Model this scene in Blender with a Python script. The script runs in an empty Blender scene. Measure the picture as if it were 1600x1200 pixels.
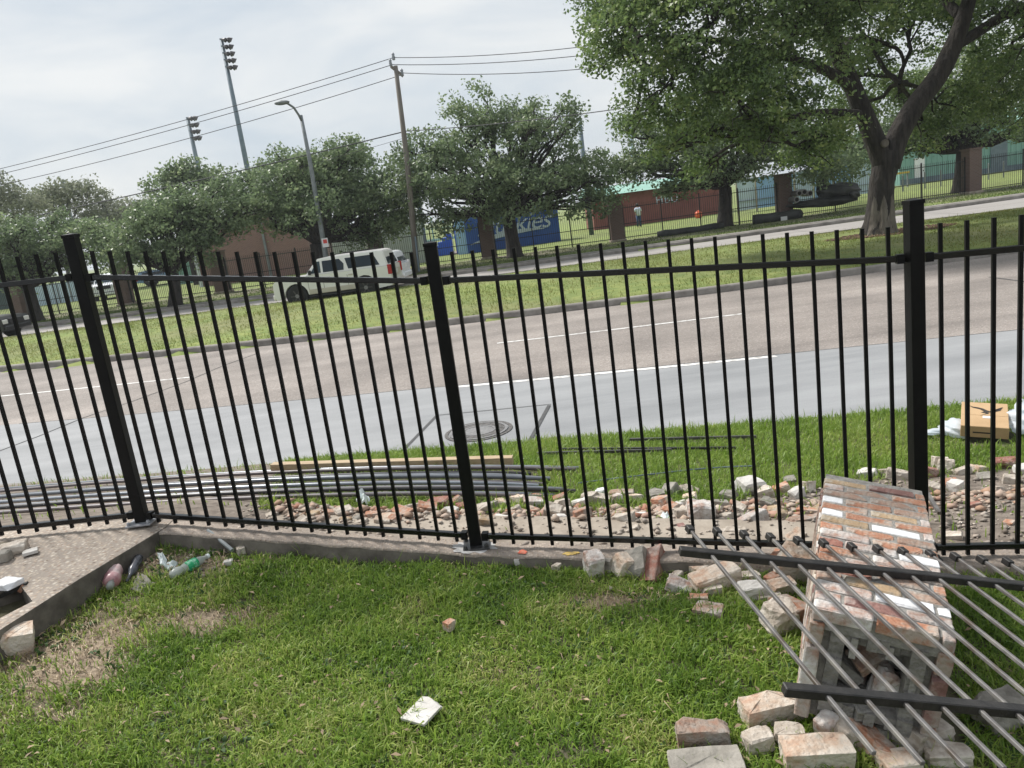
import bpy, bmesh, math, random, zlib
import numpy as np
from mathutils import Vector, Matrix, noise

random.seed(7)
rng = np.random.default_rng(7)
sc = bpy.context.scene
COL = sc.collection
rad = math.radians

# ------------------------------------------------------------------ camera
H = 2.0
FPX = 1200.0                       # focal length in pixels of the 1600 px wide photograph
_d = np.array([728.0, 5340.0, FPX]); _d /= np.linalg.norm(_d)       # plumb line in camera axes
_f = np.array([0, 0, 1.0]) - _d * _d[2]; _f /= np.linalg.norm(_f)
RW = np.array([np.cross(_d, _f), _f, -_d])
CAMP = np.array([0, 0, H])
cam_d = bpy.data.cameras.new('camera')
cam_d.sensor_width = 36.0
cam_d.lens = FPX / 1600 * 36
cam_d.clip_start = 0.05
cam_d.clip_end = 8000
cam = bpy.data.objects.new('camera', cam_d)
COL.objects.link(cam)
cx, cy, cz = RW @ [1, 0, 0], RW @ [0, -1, 0], RW @ [0, 0, -1]
cam.matrix_world = Matrix(((cx[0], cy[0], cz[0], 0), (cx[1], cy[1], cz[1], 0), (cx[2], cy[2], cz[2], H), (0, 0, 0, 1)))
sc.camera = cam

# ------------------------------------------------------------------ sky and sun
SUN_EL, SUN_AZ = 52.0, -48.0       # azimuth measured from +Y, negative to the left
world = bpy.data.worlds.new('World')
sc.world = world
world.use_nodes = True
wn, wl = world.node_tree.nodes, world.node_tree.links
wn.clear()
w_out = wn.new('ShaderNodeOutputWorld')
w_bg = wn.new('ShaderNodeBackground')
w_bg.inputs['Strength'].default_value = 0.1
w_sky = wn.new('ShaderNodeTexSky')
w_sky.sky_type = 'NISHITA'
w_sky.sun_disc = False
w_sky.sun_elevation = rad(SUN_EL)
w_sky.sun_rotation = rad(SUN_AZ)
w_sky.air_density = 1.2
w_sky.dust_density = 2.5
w_tc = wn.new('ShaderNodeTexCoord')
w_map = wn.new('ShaderNodeMapping')
w_map.inputs['Scale'].default_value = (1.0, 1.0, 3.2)
w_map.inputs['Rotation'].default_value = (0, rad(14), rad(20))
w_no = wn.new('ShaderNodeTexNoise')
w_no.inputs['Scale'].default_value = 3.4
w_no.inputs['Detail'].default_value = 6
w_no.inputs['Roughness'].default_value = 0.52
w_no.inputs['Distortion'].default_value = 0.5
w_cr = wn.new('ShaderNodeValToRGB')
w_cr.color_ramp.elements[0].position = 0.34
w_cr.color_ramp.elements[0].color = (4.0, 4.5, 5.0, 1)
w_cr.color_ramp.elements[1].position = 0.66
w_cr.color_ramp.elements[1].color = (5.8, 5.9, 5.9, 1)
w_mx = wn.new('ShaderNodeMixRGB')
w_mx.inputs['Fac'].default_value = 0.93
wl.new(w_tc.outputs['Generated'], w_map.inputs['Vector'])
wl.new(w_map.outputs['Vector'], w_no.inputs['Vector'])
wl.new(w_no.outputs['Fac'], w_cr.inputs['Fac'])
wl.new(w_sky.outputs['Color'], w_mx.inputs['Color1'])
wl.new(w_cr.outputs['Color'], w_mx.inputs['Color2'])
wl.new(w_mx.outputs['Color'], w_bg.inputs['Color'])
wl.new(w_bg.outputs['Background'], w_out.inputs['Surface'])

sun_d = bpy.data.lights.new('sun', 'SUN')
sun_d.energy = 3.2
sun_d.angle = rad(11)
sun_d.color = (1.0, 0.965, 0.91)
sun = bpy.data.objects.new('sun', sun_d)
COL.objects.link(sun)
sd = Vector((math.sin(rad(SUN_AZ)) * math.cos(rad(SUN_EL)), math.cos(rad(SUN_AZ)) * math.cos(rad(SUN_EL)), math.sin(rad(SUN_EL))))
sun.rotation_euler = sd.to_track_quat('Z', 'Y').to_euler()
sun.location = sd * 50

sc.view_settings.view_transform = 'Standard'
sc.view_settings.look = 'None'
sc.view_settings.exposure = 0.6
sc.view_settings.gamma = 1.0
sc.view_settings.use_curve_mapping = False
sc.render.engine = 'CYCLES'
sc.cycles.use_denoising = True
sc.cycles.max_bounces = 6
sc.cycles.diffuse_bounces = 3
sc.cycles.glossy_bounces = 3
sc.cycles.transmission_bounces = 4
sc.cycles.transparent_max_bounces = 8
sc.cycles.caustics_reflective = False
sc.cycles.caustics_refractive = False

# ------------------------------------------------------------------ survey helpers (photo bearing -> place)
def ray(x, y):
    return RW @ np.array([x - 800.0, y - 600.0, FPX])
def at_z(x, y, z):
    r = ray(x, y); return CAMP + r * ((z - H) / r[2])
def at_y(x, y, Y):
    r = ray(x, y); return CAMP + r * (Y / r[1])
def proj(P):
    v = RW.T @ (np.asarray(P, float) - CAMP); return np.array([800, 600]) + FPX * v[:2] / v[2]
def at_g(x, y, fn=None):
    """where a bearing meets the terrain"""
    fn = fn or gz
    r = ray(x, y); t = 0.5 / np.linalg.norm(r); last = None
    lo = 0.0
    for i in range(4000):
        t2 = t * 1.012
        P = CAMP + r * t2
        if P[2] < float(fn(P[0], P[1])):
            lo = t; hi = t2
            for k in range(20):
                m = (lo + hi) / 2; P = CAMP + r * m
                if P[2] < float(fn(P[0], P[1])): hi = m
                else: lo = m
            return P
        t = t2
        if t * np.linalg.norm(r) > 400: break
    return P

# ------------------------------------------------------------------ terrain
def lin(xs, ys):
    xs = np.array(xs, float); ys = np.array(ys, float)
    sl, sr = (ys[1] - ys[0]) / (xs[1] - xs[0]), (ys[-1] - ys[-2]) / (xs[-1] - xs[-2])
    def f(x):
        x = np.asarray(x, float)
        return np.where(x < xs[0], ys[0] + (x - xs[0]) * sl, np.where(x > xs[-1], ys[-1] + (x - xs[-1]) * sr, np.interp(x, xs, ys)))
    return f
def quad(pts, x0, x1, n=25):
    p = np.array(pts); k = np.polyfit(p[:, 0], p[:, 1], 2)
    xs = np.linspace(x0, x1, n); return lin(xs, np.polyval(k, xs))
ROAD_Z = -0.70
near_edge = lin([-7, 5.3], [10.06, 7.84])
lane_line = quad([(-7.97, 13.98), (-6.39, 13.94), (-4.59, 13.52), (-2.63, 12.86), (-.85, 12.51), (2.07, 12.02), (3.97, 11.68), (5.86, 11.34), (7.7, 11.16)], -10, 10)
dash_line = quad([(-12, 18.43), (-7.52, 17.39), (.12, 16.33), (4.82, 15.79), (9, 15.6)], -14, 12)
med_near = quad([(-15.4, 23.3), (-11.1, 22.6), (-6.9, 21.4), (-3.2, 20.5), (.2, 19.9), (3.5, 19.4), (6.8, 19.4), (10.1, 19.35), (13.3, 19.3)], -18, 15)
med_far = quad([(-22.2, 35.6), (-17.1, 35.4), (-14.4, 35.2), (-2.1, 33.2), (2, 33.1), (6.3, 32.9), (11.4, 32.2), (14, 31.6), (21.3, 31.0)], -25, 24)
far_kerb = quad([(-25.5, 41.7), (-19.5, 40.9), (-13, 40.6), (-3.8, 39), (2.3, 37.9), (7.1, 38), (13.4, 37.9), (19.9, 38.2), (26.5, 38.5)], -28, 28)
def far_fence(x): return far_kerb(x) + 6.6
strip_z = lin([-4.9, -2.46, -.34, 2.01, 4.5], [.43, .385, .10, -.05, -.09])
fence_y = lin([-4.9, -2.46, -.34, 2.01, 4.5], [4.72, 4.68, 4.27, 3.70, 3.155])
def bump(x, y, s):
    return (np.sin(x * s * 1.3 + y * s * .7) * np.cos(y * s * 1.1 - x * s * .4) + .5 * np.sin(x * s * 2.9 - y * s * 2.3 + 1.3))
def fg_z(x, y):
    xc = np.clip(x, -3.2, 4.0)
    z = .03 - .075 * xc + .015 * xc * xc
    z = z + .055 * (y - 4.5) * np.clip(-xc / 2.5, 0, 1.1)
    return z - .03 + .012 * bump(x, y, 2.2)
def gz(x, y):
    x = np.asarray(x, float); y = np.asarray(y, float)
    fy = fence_y(x); ne = near_edge(x)
    z = fg_z(x, y)
    t = np.clip((y - fy - .35) / (ne - fy - .35), 0, 1)
    zv = (strip_z(x) - .035) * (1 - t) + (ROAD_Z + .02) * t + .012 * bump(x, y, 1.7) * np.sin(np.pi * t)
    z = np.where(y > fy - .05, zv, z)
    z = np.where(y > ne, ROAD_Z - .08, z)
    mn, mf = med_near(x), med_far(x)
    tm = np.clip((y - mn) / (mf - mn), 0, 1)
    zm = ROAD_Z + .15 + .16 * np.sin(np.pi * tm) + .02 * bump(x, y, .5)
    z = np.where((y > mn + .15) & (y < mf - .15), zm, z)
    fk = far_kerb(x)
    tf = np.clip((y - fk) / 6.0, 0, 1)
    z = np.where(y > fk + .15, ROAD_Z + .15 + .07 * tf + .02 * bump(x, y, .4) * tf, z)
    return z

# ------------------------------------------------------------------ materials
MATS = {}
def _nt(name):
    m = bpy.data.materials.new(name); m.use_nodes = True
    nt = m.node_tree; b = nt.nodes['Principled BSDF']
    MATS[name] = m
    return m, nt, b
def mat(name, c1, c2=None, scale=8.0, rough=.7, metal=0.0, bump_s=0.0, bump_scale=None, detail=6, c3=None, pos=(.35, .65), spec=None, island=0.0, coord='Object', objvar=0.0, scale_v=None, bump_d=.02):
    """Noise-mixed procedural surface; island/objvar add brightness variety per piece."""
    m, nt, b = _nt(name)
    N, L = nt.nodes, nt.links
    b.inputs['Roughness'].default_value = rough
    b.inputs['Metallic'].default_value = metal
    if spec is not None: b.inputs['Specular IOR Level'].default_value = spec
    tc = N.new('ShaderNodeTexCoord'); src = tc.outputs[coord]
    if scale_v:
        mp = N.new('ShaderNodeMapping'); mp.inputs['Scale'].default_value = scale_v; L.new(src, mp.inputs['Vector']); src = mp.outputs['Vector']
    if c2 is not None:
        no = N.new('ShaderNodeTexNoise'); no.inputs['Scale'].default_value = scale; no.inputs['Detail'].default_value = detail; no.inputs['Roughness'].default_value = .62
        L.new(src, no.inputs['Vector'])
        cr = N.new('ShaderNodeValToRGB'); e = cr.color_ramp.elements
        e[0].position, e[0].color = pos[0], (*c1, 1)
        e[1].position, e[1].color = pos[1], (*(c3 or c2), 1)
        if c3:
            k = e.new((pos[0] + pos[1]) / 2); k.color = (*c2, 1)
        L.new(no.outputs['Fac'], cr.inputs['Fac']); col = cr.outputs['Color']
    else:
        rgb = N.new('ShaderNodeRGB'); rgb.outputs[0].default_value = (*c1, 1); col = rgb.outputs[0]
    for kind, amt in (('isl', island), ('obj', objvar)):
        if amt:
            if kind == 'isl': s = N.new('ShaderNodeNewGeometry').outputs['Random Per Island']
            else: s = N.new('ShaderNodeObjectInfo').outputs['Random']
            mr = N.new('ShaderNodeMapRange'); mr.inputs['To Min'].default_value = 1 - amt; mr.inputs['To Max'].default_value = 1 + amt
            L.new(s, mr.inputs['Value'])
            hs = N.new('ShaderNodeHueSaturation'); L.new(mr.outputs[0], hs.inputs['Value']); L.new(col, hs.inputs['Color']); col = hs.outputs['Color']
    L.new(col, b.inputs['Base Color'])
    if bump_s:
        nb = N.new('ShaderNodeTexNoise'); nb.inputs['Scale'].default_value = bump_scale or scale * 3; nb.inputs['Detail'].default_value = 8
        L.new(src, nb.inputs['Vector'])
        bp = N.new('ShaderNodeBump'); bp.inputs['Strength'].default_value = bump_s; bp.inputs['Distance'].default_value = bump_d
        L.new(nb.outputs['Fac'], bp.inputs['Height']); L.new(bp.outputs['Normal'], b.inputs['Normal'])
    return m
def aggregate(name, cols, scale, base_mix=(.30, .26, .23), bump_s=.6, rough=.85, big=1.2, dist=.004, streak=0.0):
    """Exposed aggregate concrete: voronoi pebbles of mixed colours in paste."""
    m, nt, b = _nt(name); N, L = nt.nodes, nt.links
    tc = N.new('ShaderNodeTexCoord')
    vo = N.new('ShaderNodeTexVoronoi'); vo.inputs['Scale'].default_value = scale; L.new(tc.outputs['Object'], vo.inputs['Vector'])
    cr = N.new('ShaderNodeValToRGB'); cr.color_ramp.interpolation = 'LINEAR'
    e = cr.color_ramp.elements
    e[0].color = (*cols[0], 1); e[1].color = (*cols[-1], 1)
    for i, c in enumerate(cols[1:-1]):
        k = e.new((i + 1) / (len(cols) - 1)); k.color = (*c, 1)
    sp = N.new('ShaderNodeSeparateColor'); L.new(vo.outputs['Color'], sp.inputs[0]); L.new(sp.outputs[0], cr.inputs['Fac'])
    ed = N.new('ShaderNodeMapRange'); ed.inputs['From Min'].default_value = .25 / 1; ed.inputs['From Max'].default_value = .55; L.new(vo.outputs['Distance'], ed.inputs['Value'])
    mx = N.new('ShaderNodeMixRGB'); mx.inputs['Color2'].default_value = (*base_mix, 1); L.new(ed.outputs[0], mx.inputs['Fac']); L.new(cr.outputs['Color'], mx.inputs['Color1'])
    no = N.new('ShaderNodeTexNoise'); no.inputs['Scale'].default_value = big; no.inputs['Detail'].default_value = 8; L.new(tc.outputs['Object'], no.inputs['Vector'])
    m2 = N.new('ShaderNodeMapRange'); m2.inputs['From Min'].default_value = .3; m2.inputs['From Max'].default_value = .7; m2.inputs['To Min'].default_value = .72; m2.inputs['To Max'].default_value = 1.18; L.new(no.outputs['Fac'], m2.inputs['Value'])
    val = m2.outputs[0]
    if streak:
        mp = N.new('ShaderNodeMapping'); mp.inputs['Rotation'].default_value = (0, 0, rad(9)); mp.inputs['Scale'].default_value = (.05, 1.0, 1); L.new(tc.outputs['Object'], mp.inputs['Vector'])
        n3 = N.new('ShaderNodeTexNoise'); n3.inputs['Scale'].default_value = 1.3; n3.inputs['Detail'].default_value = 7; L.new(mp.outputs['Vector'], n3.inputs['Vector'])
        m3 = N.new('ShaderNodeMapRange'); m3.inputs['From Min'].default_value = .3; m3.inputs['From Max'].default_value = .7; m3.inputs['To Min'].default_value = 1 - streak; m3.inputs['To Max'].default_value = 1 + streak; L.new(n3.outputs['Fac'], m3.inputs['Value'])
        mu = N.new('ShaderNodeMath'); mu.operation = 'MULTIPLY'; L.new(val, mu.inputs[0]); L.new(m3.outputs[0], mu.inputs[1]); val = mu.outputs[0]
    hs = N.new('ShaderNodeHueSaturation'); L.new(val, hs.inputs['Value']); L.new(mx.outputs['Color'], hs.inputs['Color'])
    L.new(hs.outputs['Color'], b.inputs['Base Color'])
    b.inputs['Roughness'].default_value = rough
    iv = N.new('ShaderNodeMath'); iv.operation = 'SUBTRACT'; iv.inputs[0].default_value = 1; L.new(vo.outputs['Distance'], iv.inputs[1])
    bp = N.new('ShaderNodeBump'); bp.inputs['Strength'].default_value = bump_s; bp.inputs['Distance'].default_value = dist
    L.new(iv.outputs[0], bp.inputs['Height']); L.new(bp.outputs['Normal'], b.inputs['Normal'])
    return m
def foliage(name, cols, transl=.35, rough=.55, noise=None):
    """Leaf or blade: colour picked per piece, some light passes through."""
    m, nt, b = _nt(name); N, L = nt.nodes, nt.links
    g = N.new('ShaderNodeNewGeometry')
    cr = N.new('ShaderNodeValToRGB'); e = cr.color_ramp.elements
    e[0].color = (*cols[0], 1); e[1].color = (*cols[-1], 1)
    for i, c in enumerate(cols[1:-1]):
        k = e.new((i + 1) / (len(cols) - 1)); k.color = (*c, 1)
    fac = g.outputs['Random Per Island']
    if noise:
        tc = N.new('ShaderNodeTexCoord'); no = N.new('ShaderNodeTexNoise'); no.inputs['Scale'].default_value = noise; no.inputs['Detail'].default_value = 4
        L.new(tc.outputs['Object'], no.inputs['Vector'])
        ma = N.new('ShaderNodeMath'); ma.operation = 'MULTIPLY_ADD'; ma.inputs[1].default_value = 3.4; ma.inputs[2].default_value = -1.2; ma.use_clamp = True; L.new(no.outputs['Fac'], ma.inputs[0])
        mm = N.new('ShaderNodeMath'); mm.operation = 'MULTIPLY_ADD'; mm.inputs[1].default_value = .55; L.new(fac, mm.inputs[0])
        mh = N.new('ShaderNodeMath'); mh.operation = 'MULTIPLY'; mh.inputs[1].default_value = .45; L.new(ma.outputs[0], mh.inputs[0]); L.new(mh.outputs[0], mm.inputs[2])
        fac = mm.outputs[0]
    L.new(fac, cr.inputs['Fac'])
    L.new(cr.outputs['Color'], b.inputs['Base Color'])
    b.inputs['Roughness'].default_value = rough
    b.inputs['Specular IOR Level'].default_value = .35
    tr = N.new('ShaderNodeBsdfTranslucent')
    L.new(cr.outputs['Color'], tr.inputs['Color'])
    ms = N.new('ShaderNodeMixShader'); ms.inputs['Fac'].default_value = transl
    out = N['Material Output']
    L.new(b.outputs[0], ms.inputs[1]); L.new(tr.outputs[0], ms.inputs[2]); L.new(ms.outputs[0], out.inputs['Surface'])
    return m

M = {}
M['black_steel'] = mat('black_steel', (.004, .004, .0045), (.007, .007, .007), 14, rough=.42, bump_s=.05, bump_scale=90, spec=.16)
M['black_gloss'] = mat('black_gloss', (.004, .004, .0045), (.007, .007, .007), 14, rough=.2, spec=.5)
M['old_rail'] = mat('old_rail', (.011, .0105, .0105), (.032, .029, .027), 18, rough=.55, bump_s=.2)
M['old_picket'] = mat('old_picket', (.075, .058, .045), (.125, .12, .118), 9, rough=.55, metal=0, c3=(.20, .185, .165), bump_s=.15, coord='Object', scale_v=(1, 1, 1))
M['plate_steel'] = mat('plate_steel', (.22, .23, .25), (.36, .37, .4), 20, rough=.5, metal=.3)
M['paint_spill'] = mat('paint_spill', (.01, .01, .01), (.05, .05, .05), 30, rough=.3)
M['tube_grey'] = mat('tube_grey', (.17, .185, .21), (.30, .32, .35), 3, rough=.32, metal=.3, objvar=.25)
M['tube_dark'] = mat('tube_dark', (.035, .033, .036), (.085, .08, .08), 5, rough=.4, metal=.2, objvar=.3)
M['tube_mauve'] = mat('tube_mauve', (.12, .10, .105), (.21, .185, .19), 4, rough=.45, metal=.15, objvar=.25)
M['lumber'] = mat('lumber', (.36, .26, .16), (.50, .39, .26), 5, rough=.75, scale_v=(1.2, 14, 14), bump_s=.15)
M['soil'] = mat('soil', (.075, .058, .042), (.16, .125, .09), 5, rough=.95, bump_s=.6, bump_scale=40)
M['asphalt_brown'] = aggregate('asphalt_brown', [(.13, .11, .10), (.27, .235, .212), (.42, .38, .35), (.22, .195, .182), (.36, .30, .26)], 34, base_mix=(.245, .216, .196), bump_s=.35, big=.45, streak=.2)
M['slab_aggregate'] = aggregate('slab_aggregate', [(.16, .11, .08), (.42, .33, .25), (.55, .47, .38), (.28, .19, .14), (.62, .56, .48), (.46, .37, .28)], 46, base_mix=(.33, .28, .235), bump_s=.9, big=1.6, dist=.006)
M['strip_aggregate'] = aggregate('strip_aggregate', [(.16, .12, .09), (.34, .27, .21), (.45, .38, .31), (.25, .18, .135)], 70, base_mix=(.28, .235, .2), bump_s=.7, big=3)
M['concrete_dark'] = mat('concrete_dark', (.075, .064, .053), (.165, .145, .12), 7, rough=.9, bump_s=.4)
M['concrete_tan'] = mat('concrete_tan', (.27, .225, .18), (.40, .35, .29), 4, rough=.9, bump_s=.3, bump_scale=50)
M['kerb'] = mat('kerb', (.17, .155, .14), (.30, .28, .255), 2.2, rough=.9, bump_s=.3, bump_scale=25)
M['line_paint'] = mat('line_paint', (.40, .38, .36), (.70, .69, .67), 9, rough=.7, pos=(.38, .52))
M['joint'] = mat('joint', (.055, .055, .057), (.09, .09, .09), 8, rough=.9)
M['iron'] = mat('iron', (.06, .055, .052), (.15, .14, .135), 25, rough=.6, metal=.2, bump_s=.3)
M['iron_worn'] = mat('iron_worn', (.16, .155, .155), (.27, .265, .265), 30, rough=.5, metal=.2)
M['mortar'] = mat('mortar', (.19, .18, .165), (.34, .325, .30), 22, rough=.95, bump_s=.6)
M['block_core'] = mat('block_core', (.15, .142, .13), (.27, .255, .235), 16, rough=.95, bump_s=.8, bump_scale=60)
def brick_mat(n, a, b2, paste=(.42, .38, .34), pos=(.36, .62), sc_=13):
    return mat(n, a, b2, sc_, rough=.9, c3=paste, pos=pos, bump_s=.6, bump_scale=55, objvar=.16)
M['brick_orange'] = brick_mat('brick_orange', (.36, .135, .075), (.37, .19, .12), (.42, .35, .295), (.30, .58))
M['brick_red'] = brick_mat('brick_red', (.24, .085, .062), (.29, .14, .105), (.36, .29, .25), (.32, .66))
M['brick_purple'] = brick_mat('brick_purple', (.20, .10, .085), (.26, .145, .125), (.36, .30, .27))
M['brick_grey'] = brick_mat('brick_grey', (.32, .17, .115), (.33, .245, .195), (.37, .335, .30), (.32, .62))
M['brick_tan'] = brick_mat('brick_tan', (.36, .24, .135), (.38, .29, .195), (.42, .375, .31))
M['brick_white'] = mat('brick_white', (.46, .43, .41), (.64, .64, .65), 16, rough=.7, bump_s=.3, c3=(.70, .70, .71), pos=(.24, .46))
M['brick_whitewash'] = brick_mat('brick_whitewash', (.34, .18, .125), (.46, .40, .365), (.62, .60, .575), (.33, .6), 9)
M['brick_pale'] = brick_mat('brick_pale', (.42, .23, .15), (.50, .38, .29), (.56, .50, .43), (.30, .56), 9)
M['mortar_chunk'] = mat('mortar_chunk', (.33, .275, .22), (.48, .425, .365), 11, rough=.95, c3=(.60, .55, .485), bump_s=.7, bump_scale=35, objvar=.16)
M['white_stone'] = mat('white_stone', (.50, .475, .44), (.64, .62, .59), 9, rough=.9, bump_s=.4, objvar=.08)
M['grey_stone'] = mat('grey_stone', (.20, .185, .16), (.36, .335, .295), 9, rough=.92, bump_s=.6, objvar=.12)
M['pebble'] = mat('pebble', (.27, .22, .18), (.44, .39, .34), 3, rough=.92, island=.4)
M['dead_leaf'] = mat('dead_leaf', (.17, .115, .07), (.33, .25, .165), 3, rough=.8, island=.4)
M['straw'] = foliage('straw', [(.22, .155, .085), (.36, .275, .17), (.48, .385, .255), (.28, .20, .115)], .15)
M['grass'] = foliage('grass', [(.075, .145, .022), (.14, .245, .034), (.205, .325, .048), (.275, .39, .068), (.40, .47, .13), (.52, .48, .23)], .48, .45, noise=2.2)
M['grass_verge'] = foliage('grass_verge', [(.10, .175, .024), (.165, .27, .036), (.225, .34, .052), (.29, .385, .08), (.38, .42, .13)], .46, .45, noise=1.2)
M['grass_median'] = foliage('grass_median', [(.12, .165, .035), (.18, .225, .05), (.22, .25, .065), (.27, .27, .09), (.30, .255, .12)], .35, .6, noise=.45)
M['grass_far'] = foliage('grass_far', [(.06, .10, .026), (.095, .145, .035), (.12, .17, .042), (.15, .17, .06)], .35, .6, noise=.3)
M['weed_leaf'] = foliage('weed_leaf', [(.035, .075, .022), (.06, .12, .03), (.085, .15, .04)], .35)
M['leaf_oak'] = foliage('leaf_oak', [(.060, .10, .040), (.11, .172, .062), (.165, .245, .085), (.24, .32, .115), (.37, .42, .165)], .48, .36, noise=1.0)
M['leaf_far'] = foliage('leaf_far', [(.09, .135, .075), (.15, .21, .105), (.21, .28, .14), (.32, .375, .20)], .48, .42, noise=.8)  # greens lightened so some distance haze sits in the leaf colour
M['leaf_hazy'] = foliage('leaf_hazy', [(.17, .20, .14), (.25, .275, .18), (.34, .35, .25)], .35, .6, noise=.3)  # paler still, haze of the distance put into the colour
M['bark'] = mat('bark', (.016, .013, .012), (.052, .044, .038), 7, rough=.95, bump_s=1.0, bump_scale=9, scale_v=(1, 1, .22), bump_d=.12)
M['bark_pale'] = mat('bark_pale', (.09, .075, .062), (.21, .185, .155), 4, rough=.95, bump_s=1.0, bump_scale=7, scale_v=(1, 1, .2), bump_d=.14)
M['mulch'] = mat('mulch', (.085, .045, .03), (.16, .10, .07), 6, rough=.95, island=.35)
M['galv_pole'] = mat('galv_pole', (.11, .155, .19), (.16, .205, .24), 3, rough=.55, metal=.2)
M['lamp_pole'] = mat('lamp_pole', (.15, .17, .175), (.24, .26, .27), 3, rough=.6, metal=.2)
M['wood_pole'] = mat('wood_pole', (.13, .115, .098), (.21, .19, .165), 3, rough=.9, scale_v=(3, 3, .3))
M['wire'] = mat('wire', (.06, .06, .065), rough=.6)
M['insulator'] = mat('insulator', (.20, .22, .25), (.28, .3, .33), 10, rough=.4)
M['flood_dark'] = mat('flood_dark', (.035, .03, .032), (.075, .065, .07), 5, rough=.5)
M['fence_far'] = mat('fence_far', (.010, .010, .011), (.02, .02, .02), 5, rough=.6)
def wall_brick(name, c1, c2, mo, scale):
    m, nt, b = _nt(name); N, L = nt.nodes, nt.links
    tc = N.new('ShaderNodeTexCoord'); br = N.new('ShaderNodeTexBrick')
    mp = N.new('ShaderNodeMapping'); mp.inputs['Rotation'].default_value = (rad(90), 0, 0); L.new(tc.outputs['Object'], mp.inputs['Vector']); L.new(mp.outputs['Vector'], br.inputs['Vector'])
    br.inputs['Color1'].default_value = (*c1, 1); br.inputs['Color2'].default_value = (*c2, 1); br.inputs['Mortar'].default_value = (*mo, 1)
    br.inputs['Scale'].default_value = scale; br.inputs['Mortar Size'].default_value = .018
    br.inputs['Brick Width'].default_value = .22; br.inputs['Row Height'].default_value = .075
    L.new(br.outputs['Color'], b.inputs['Base Color']); b.inputs['Roughness'].default_value = .9
    return m
M['column_brick'] = wall_brick('column_brick', (.115, .066, .056), (.155, .09, .075), (.15, .12, .105), 1)
M['building_brick'] = wall_brick('building_brick', (.20, .082, .068), (.255, .115, .095), (.24, .18, .16), 1)
M['shed_red'] = mat('shed_red', (.20, .062, .052), (.26, .09, .075), 1.2, rough=.7)
M['roof_green'] = mat('roof_green', (.22, .42, .34), (.3, .5, .42), 1, rough=.5)
M['wall_green'] = mat('wall_green', (.17, .33, .29), (.21, .39, .34), .6, rough=.6)
M['container_blue'] = mat('container_blue', (.015, .075, .33), (.025, .105, .42), .8, rough=.55)
M['plastic_blue'] = mat('plastic_blue', (.012, .07, .46), (.018, .1, .55), 2, rough=.4)
M['tarp_blue'] = mat('tarp_blue', (.24, .42, .68), (.34, .53, .78), .7, rough=.6)
M['tarp_pale'] = mat('tarp_pale', (.42, .54, .66), (.55, .66, .76), .6, rough=.6)
M['white_metal'] = mat('white_metal', (.52, .56, .60), (.66, .69, .72), .7, rough=.5)
M['white_paint'] = mat('white_paint', (.75, .77, .8), (.82, .83, .84), 2, rough=.5)
M['letter_white'] = mat('letter_white', (.42, .50, .62), (.52, .6, .7), 1.5, rough=.6)
M['sign_white'] = mat('sign_white', (.62, .62, .62), rough=.6)
M['sign_red'] = mat('sign_red', (.5, .05, .04), rough=.6)
M['car_white'] = mat('car_white', (.72, .71, .69), (.76, .75, .73), 1, rough=.2)
M['car_tan'] = mat('car_tan', (.46, .42, .36), (.5, .46, .4), 1, rough=.3)
M['car_pure'] = mat('car_pure', (.74, .76, .78), rough=.25)
M['car_black'] = mat('car_black', (.012, .012, .014), rough=.3)
M['car_blue'] = mat('car_blue', (.2, .33, .5), rough=.3)
M['trim_black'] = mat('trim_black', (.012, .012, .013), rough=.6)
M['tyre'] = mat('tyre', (.012, .012, .012), (.02, .02, .02), 20, rough=.85)
M['rim'] = mat('rim', (.035, .033, .03), (.07, .065, .06), 8, rough=.45, metal=.3)
M['glass_dark'] = mat('glass_dark', (.012, .02, .03), (.02, .032, .044), 1, rough=.06, spec=.25)
M['glass_side'] = mat('glass_side', (.03, .05, .065), (.05, .075, .09), 2, rough=.06, spec=.3)
M['lamp_red'] = mat('lamp_red', (.36, .01, .012), rough=.25)
M['lamp_clear'] = mat('lamp_clear', (.62, .62, .58), rough=.2)
M['cardboard'] = mat('cardboard', (.42, .275, .145), (.50, .34, .19), 3, rough=.85)
M['ink'] = mat('ink', (.035, .028, .022), rough=.8)
M['paper_label'] = mat('paper_label', (.78, .78, .78), rough=.7)
def plastic(name, col, tr=.45, rough=.3):
    m, nt, b = _nt(name)
    b.inputs['Base Color'].default_value = (*col, 1); b.inputs['Roughness'].default_value = rough
    N, L = nt.nodes, nt.links
    t = N.new('ShaderNodeBsdfTranslucent'); t.inputs['Color'].default_value = (*col, 1)
    ms = N.new('ShaderNodeMixShader'); ms.inputs['Fac'].default_value = tr
    L.new(b.outputs[0], ms.inputs[1]); L.new(t.outputs[0], ms.inputs[2]); L.new(ms.outputs[0], N['Material Output'].inputs['Surface'])
    return m
M['bag_white'] = plastic('bag_white', (.82, .87, .92), .45)
M['bottle_clear'] = plastic('bottle_clear', (.60, .63, .60), .5, .15)
M['bottle_dark'] = mat('bottle_dark', (.03, .032, .04), (.1, .105, .125), 14, rough=.25)
M['can_pink'] = mat('can_pink', (.32, .13, .15), (.46, .26, .27), 9, rough=.35, c3=(.58, .46, .45))
M['label_green'] = mat('label_green', (.01, .36, .14), (.3, .6, .42), 30, rough=.4, pos=(.5, .6))
M['foam'] = mat('foam', (.62, .68, .68), (.74, .79, .79), 12, rough=.8)
M['spray_orange'] = mat('spray_orange', (.75, .11, .06), (.5, .2, .13), 30, rough=.9)
M['spray_yellow'] = mat('spray_yellow', (.62, .42, .08), (.42, .31, .15), 30, rough=.9)
M['overspray'] = mat('overspray', (.36, .35, .34), (.56, .55, .54), 25, rough=.8)
M['dark_rock'] = mat('dark_rock', (.012, .013, .012), (.04, .042, .04), 1.5, rough=.7, bump_s=.6, bump_scale=8)
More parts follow.
